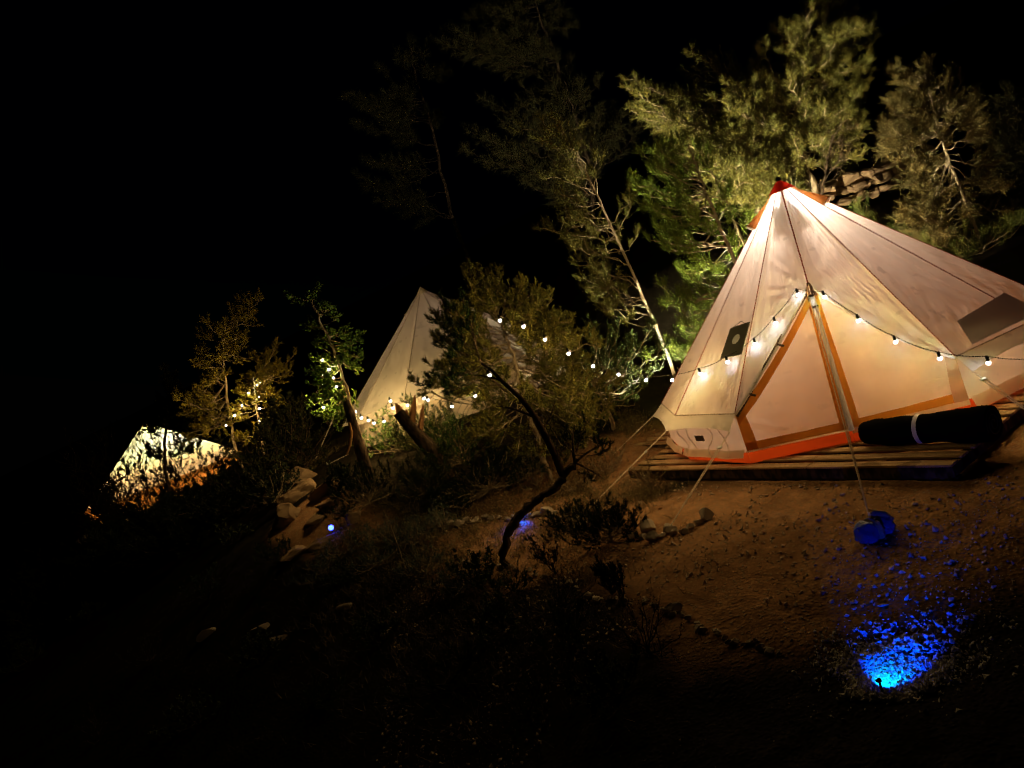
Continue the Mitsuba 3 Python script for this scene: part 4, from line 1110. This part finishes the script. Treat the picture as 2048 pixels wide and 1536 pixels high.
# scrub of the dark foreground bank
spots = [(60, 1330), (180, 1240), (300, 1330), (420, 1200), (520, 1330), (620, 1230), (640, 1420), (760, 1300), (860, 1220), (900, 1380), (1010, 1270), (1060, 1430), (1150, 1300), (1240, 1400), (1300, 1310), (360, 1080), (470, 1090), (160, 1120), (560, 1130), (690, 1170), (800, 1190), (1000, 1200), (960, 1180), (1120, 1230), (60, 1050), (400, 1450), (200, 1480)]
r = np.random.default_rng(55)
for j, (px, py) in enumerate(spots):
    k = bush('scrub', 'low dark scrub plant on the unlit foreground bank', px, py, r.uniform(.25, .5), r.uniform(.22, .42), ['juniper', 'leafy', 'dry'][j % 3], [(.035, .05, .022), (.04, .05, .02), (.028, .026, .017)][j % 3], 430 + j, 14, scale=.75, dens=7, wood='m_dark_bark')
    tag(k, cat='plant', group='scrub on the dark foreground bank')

# dry grass: nobody could count the blades
rng = np.random.default_rng(8)
pts = []
for px, py, w, n in ((1290, 985, 60, 260), (800, 1130, 160, 700), (1180, 990, 90, 500), (1040, 1010, 120, 300), (900, 1120, 160, 600), (700, 1120, 120, 500), (1000, 1250, 300, 900), (1260, 850, 40, 250), (620, 930, 50, 350)):
    c = gp(px, py); s_ = w * c[1] / FPX
    q = np.c_[c[0] + rng.normal(size=n) * s_ * .5, c[1] + rng.normal(size=n) * s_ * .9]
    pts.append(q)
q = np.vstack(pts)
# none on the deck
rel = q - DC
a_, b_ = rel @ E1[:2], rel @ E2[:2]
q = q[~((a_ > -.05) & (a_ < 5) & (b_ > 0) & (b_ < 4.4))]
P = np.c_[q, ground(q)]
nb = 6
d = norm(rng.normal(size=(len(P), nb, 3)) * [.7, .7, .3] + [0, 0, 1])
L = rng.uniform(.04, .17, (len(P), nb, 1))
bs = P[:, None] + rng.normal(size=(len(P), nb, 3)) * [.03, .03, 0]
sd = norm(np.cross(d, rng.normal(size=d.shape))) * .0035
V = np.stack([bs - sd, bs + sd, bs + d * L], 2).reshape(-1, 3)
C = np.repeat(vcol(len(P) * nb, (.17, .13, .06), rng, .5), 3, 0)
part(None, 'dry_grass', (V, np.arange(len(V)).reshape(-1, 3)), 'm_leaf', color=C)
tag('dry_grass', 'dry grass and weeds scattered along the path and banks', 'grass', kind='stuff')

# ------------------------------------------------------------------ stones
STONE = np.array([.36, .29, .22])
rng = np.random.default_rng(12)


def stone(name, label, c, size, seed, group=None, flat=.7, col=STONE, sub=2, cat='stone'):
    k = numbered(name)
    V, F = rock(c, size, seed, flat, sub, .35 if size[0] < .3 else .6)
    scene[k] = mikit.ply((V, F), 'm_stone', smooth=False, color=vcol(len(V), col, np.random.default_rng(seed), .12))
    tag(k, label, cat, group)
    return k


def row(px_pts, n, size, name, label, group, seed):
    P = np.array(px_pts, float)
    seg = np.r_[0, np.cumsum(np.linalg.norm(np.diff(P, axis=0), axis=1))]
    r = np.random.default_rng(seed)
    for j in range(n):
        s_ = (j + r.uniform(-.25, .25)) / (n - 1) * seg[-1]
        x, y = np.interp(s_, seg, P[:, 0]), np.interp(s_, seg, P[:, 1])
        c = on(gp(x + r.normal() * 3, y + r.normal() * 3))
        sz = size * r.uniform(.6, 1.25)
        stone(name, label, c + [0, 0, sz * .30], (sz * r.uniform(.9, 1.4), sz * r.uniform(.7, 1.1), sz), int(r.integers(1, 9999)), group, .75, STONE * r.uniform(.75, 1.15))


row([(885, 1052), (960, 1045), (1040, 1037), (1100, 1032), (1150, 1042)], 22, .10, 'edging_stone', 'rough stone in the upper row edging the path', 'upper row of path edging stones', 21)
row([(1165, 1045), (1245, 1068), (1310, 1080), (1365, 1066), (1400, 1050), (1425, 1040)], 18, .10, 'kerb_stone', 'rough stone in the curved row below the guy rope pegs', 'curved row of stones below the guy ropes', 22)
row([(905, 1128), (990, 1135), (1060, 1147), (1120, 1168), (1180, 1195), (1250, 1208)], 32, .058, 'border_stone', 'small stone in the lower row edging the path', 'lower row of path edging stones', 23)
row([(1290, 1210), (1350, 1232), (1410, 1262), (1470, 1288), (1560, 1310)], 24, .05, 'pale_stone', 'small pale stone along the edge of the dark bank', 'stones along the edge of the dark bank', 24)
for px, py, w, lab in ((1098, 1030, .17, 'orange lit stone in the upper path row beside the dark trunk'), (1300, 1063, .18, 'largest pale stone at the peg of the middle guy rope'), (1415, 1040, .16, 'end stone of the curved row at the right')):
    c = on(gp(px, py)); stone('marker_stone', lab, c + [0, 0, .05], (w, w * .8, w), int(w * 1e4), None, .8, STONE * 1.25)
for j, (px, py, w, fl_, lab) in enumerate([(610, 965, .75, .6, 'broad tan rock slab left of the orange edged trunk'), (590, 1000, .65, .7, 'tan rock ledge below the broad slab'), (655, 985, .5, .7, 'pale rock slab right of the tan ledge'), (660, 1008, .36, .4, 'pale flat rock above the bluish lamp'), (585, 1035, .6, .7, 'brown rock left of the blue lamp'), (630, 1045, .34, .5, 'small brown rock beside the blue lamp'),
                                              (690, 1020, .2, .6, 'small rock right of the blue lamp'), (645, 1085, .5, .3, 'grey flat rock below the blue lamp'), (590, 1110, .5, .3, 'grey rock ledge below left of the blue lamp'), (705, 1045, .3, .6, 'small brown rock right of the blue lamp, beside the shrub foot')]):
    c = on(gp(px, py)); stone('rock_slab', lab, c + [0, 0, w * fl_ * .1], (w, w * .8, w), 700 + j, None, fl_, np.array([.30, .20, .12]) * rng.uniform(.7, 1.1), 3, 'rock')
for j, (px, py, w, lab) in enumerate([(412, 1275, .22, 'pale dim rock far left on the dark bank'), (528, 1262, .2, 'brownish dim rock on the dark bank'), (560, 1283, .18, 'long pale stone beside the brownish dim rock'), (690, 1222, .14, 'small pale stone on the bank below the twig'), (778, 1272, .15, 'pale sliver of stone on the bank below the path'), (1350, 1225, .13, 'pale stone at the path corner below the seedling'), (1005, 1272, .12, 'tan stone low on the dark bank')]):
    c = on(gp(px, py)); stone('loose_rock', lab, c + [0, 0, w * .15], (w * 1.3, w * .7, w), 800 + j, None, .6, STONE * 1.1)

# dry stone wall on the terrace behind the tent
wk = thing('dry_stone_wall', 'dry stone terrace wall on the slope right of the tent peak', 'wall')
wl = [(1590, 392), (1640, 375), (1690, 357), (1730, 345), (1770, 327), (1815, 312), (1860, 300)]
r = np.random.default_rng(31)
wp = [at(a, b, 15.8) for a, b in wl]
for course in range(3):
    for u in np.arange(0, 1, .062 if course else .085):
        p = poly_at(wp, u + r.uniform(-.015, .015) + .03 * (course % 2)) - [0, course * .06, course * .21 + .05]
        sz = r.uniform(.26, .42) if course else r.uniform(.36, .52)
        V, F = rock(p, (sz, sz * .8, sz), int(r.integers(1, 9999)), .55, 2, .45)
        part(wk, 'stone', (V, F), 'm_stone', smooth=False, color=vcol(len(V), np.array([.19, .125, .075]) * r.uniform(.6, 1.1), r, .12))

# gravel
rng = np.random.default_rng(14)
oct_v = np.array([(1, 0, 0), (-1, 0, 0), (0, 1, 0), (0, -1, 0), (0, 0, 1), (0, 0, -1)], float)
oct_f = np.array([(0, 2, 4), (2, 1, 4), (1, 3, 4), (3, 0, 4), (2, 0, 5), (1, 2, 5), (3, 1, 5), (0, 3, 5)])


def gravel(q, smin, smax, cols, name, label):
    n = len(q)
    s_ = smin * (smax / smin) ** (rng.random(n) ** 2.2)
    A = norm(rng.normal(size=(n, 3))); Bv = norm(np.cross(A, rng.normal(size=(n, 3)))); Cv = np.cross(A, Bv)
    M = np.stack([A * rng.uniform(.8, 1.5, (n, 1)), Bv, Cv * rng.uniform(.5, .9, (n, 1))], 1)
    v = np.einsum('vk,nkj->nvj', oct_v, M) * (rng.uniform(.7, 1.2, (n, 6, 1)))
    V = (np.c_[q, ground(q) + s_ * .2][:, None] + v * s_[:, None, None]).reshape(-1, 3)
    F = (oct_f[None] + (np.arange(n) * 6)[:, None, None]).reshape(-1, 3)
    part(None, name, (V, F), 'm_stone', color=np.repeat(vcol(n, cols, rng, .35), 6, 0))
    tag(name, label, 'gravel', kind='stuff')


q = np.c_[rng.uniform(-2.2, 5.2, 14000), rng.uniform(4.2, 9.9, 14000)]
rel = q - DC
q = q[~((rel @ E1[:2] > -.03) & (rel @ E2[:2] > 0) & (rel @ E2[:2] < 4.4))]
keep = meshkit.fbm(np.c_[q * 1.3, q[:, :1] * 0], 3, 2) > .42
gravel(q[keep], .005, .028, (.50, .39, .29), 'pebbles', 'small pebbles strewn over the trodden dirt')
GB = gp(1768, 1390)
u_ = np.array([.66, .75]); w_ = np.array([-.75, .66])
tt = np.abs(rng.normal(size=6500)) * .30 - .06
lat = rng.normal(size=6500) * (.07 + .38 * np.abs(tt))
q = np.r_[GB[:2] + tt[:, None] * u_ + lat[:, None] * w_, GB[:2] + .35 * u_ + rng.normal(size=(600, 2)) * .26]
gravel(q, .006, .026, (.44, .42, .39), 'gravel', 'pale gravel lit by the nearest blue path lamp')

# ------------------------------------------------------------------ blue path lamps
def path_lamp(label, base, aim, power, tint, hgt=.10, lens=.019, hood=.05, beam=0, cut=45):
    k = thing('garden_lamp', label, 'lamp', 'small blue lamps along the path')
    base = np.asarray(base); aim = norm(aim)
    head = base + [0, 0, hgt]
    r = lens * 1.1
    part(k, 'stake', tube(np.array([base - [0, 0, .1], head]), .006, 6), 'm_black', smooth=40)
    part(k, 'housing', tube(np.array([head - aim * .03, head - aim * .028, head]), [r * .5, r * .95, r], 14), 'm_black', smooth=40)
    if hood:
        part(k, 'hood', tube(np.array([head - aim * .001, head + aim * hood]), [r, r * 1.35], 16, False), 'm_black', smooth=40)
    side = norm(np.cross(aim, [0, 0, 1.0])); upv = np.cross(side, aim)
    c = head + aim * .004
    an = np.linspace(0, 2 * PI, 17)[:-1]
    V = np.vstack([[c + aim * .003], c + lens * (np.cos(an)[:, None] * side + np.sin(an)[:, None] * upv)])
    F = np.array([(0, 1 + j, 1 + (j + 1) % 16) for j in range(16)])
    nrm = np.cross(V[F[0][1]] - V[F[0][0]], V[F[0][2]] - V[F[0][0]])
    if nrm @ aim < 0:
        F = F[:, ::-1]
    key = f'{k}__lens'
    scene[key] = {**mikit.ply((V, F), 'm_white'), 'emitter': {'type': 'area', 'radiance': {'type': 'rgb', 'value': [power * x for x in tint]}, 'sampling_weight': 1.0}}
    if beam:
        o = head + aim * .012
        scene[f'light_{k}'] = {'type': 'spot', 'to_world': T().look_at(origin=o.tolist(), target=(o + aim).tolist(), up=[.1, .2, .9]), 'intensity': {'type': 'rgb', 'value': [beam * x for x in (0, .045, 1.0)]}, 'cutoff_angle': cut, 'beam_width': cut * .6, 'sampling_weight': 14.0}
    return k


L1 = on(gp(1768, 1392))
path_lamp('blue lamp at lower right casting a bright blue patch on gravel', L1 - [0, 0, .01], (.66, .75, -.54), 60, (.003, .0135, 1.0), hgt=.10, lens=.009, hood=.008, beam=6.0, cut=39)
L2 = on(gp(667, 1068))
path_lamp('blue lamp shining beside the rock slabs at left', L2, (.22, -1, .02), 60, (.006, .0135, 1.0), hgt=.09, lens=.042, hood=0)
L3 = on(gp(1050, 1042))
path_lamp('blue lamp half hidden behind the dark forked trunk', L3, (-.35, -.6, -.75), 60, (.003, .0135, 1.0), hgt=.13, hood=.012, beam=3.0, cut=50)

# ------------------------------------------------------------------ floodlight behind the near tent that lights the pines
def flood(label, p, aim, power, cut=46, tint=(1.0, .86, .52), weight=22.0):
    k = thing('floodlight', label, 'lamp')
    p = np.asarray(p); aim = norm(aim)
    head = p + [0, 0, .22]
    part(k, 'bracket', tube(np.array([p - [0, 0, .1], head - aim * .08]), .014, 6), 'm_black', smooth=40)
    part(k, 'housing', tube(np.array([head - aim * .10, head - aim * .09, head, head + aim * .05]), [.03, .06, .075, .09], 16), 'm_black', smooth=40)
    tgt = head + aim
    scene[f'light_{k}'] = {'type': 'spot', 'to_world': T().look_at(origin=(head + aim * .06).tolist(), target=tgt.tolist(), up=[.1, .9, .2]), 'intensity': {'type': 'rgb', 'value': [power * x for x in tint]}, 'cutoff_angle': cut, 'beam_width': cut * .62, 'sampling_weight': weight}
    return k


flood('small floodlight on the slope behind the left side of the near tent', on([4.2, 12.9, 0]), at(1490, 230, 15.0) - on([4.2, 12.9, 0], .2), 340, 72)
flood('small floodlight on the slope behind the right side of the near tent', on([7.0, 12.2, 0]), at(1850, 330, 12.8) - on([7.0, 12.2, 0], .2), 15, 60, (1.0, .72, .4), 5.0)
flood('small floodlight under the young pines behind the left wall of the near tent', on([2.55, 11.62, 0]), np.array([1.9, 12.5, 4.0]) - on([2.55, 11.62, 0], .2), 90, 60, weight=14.0)
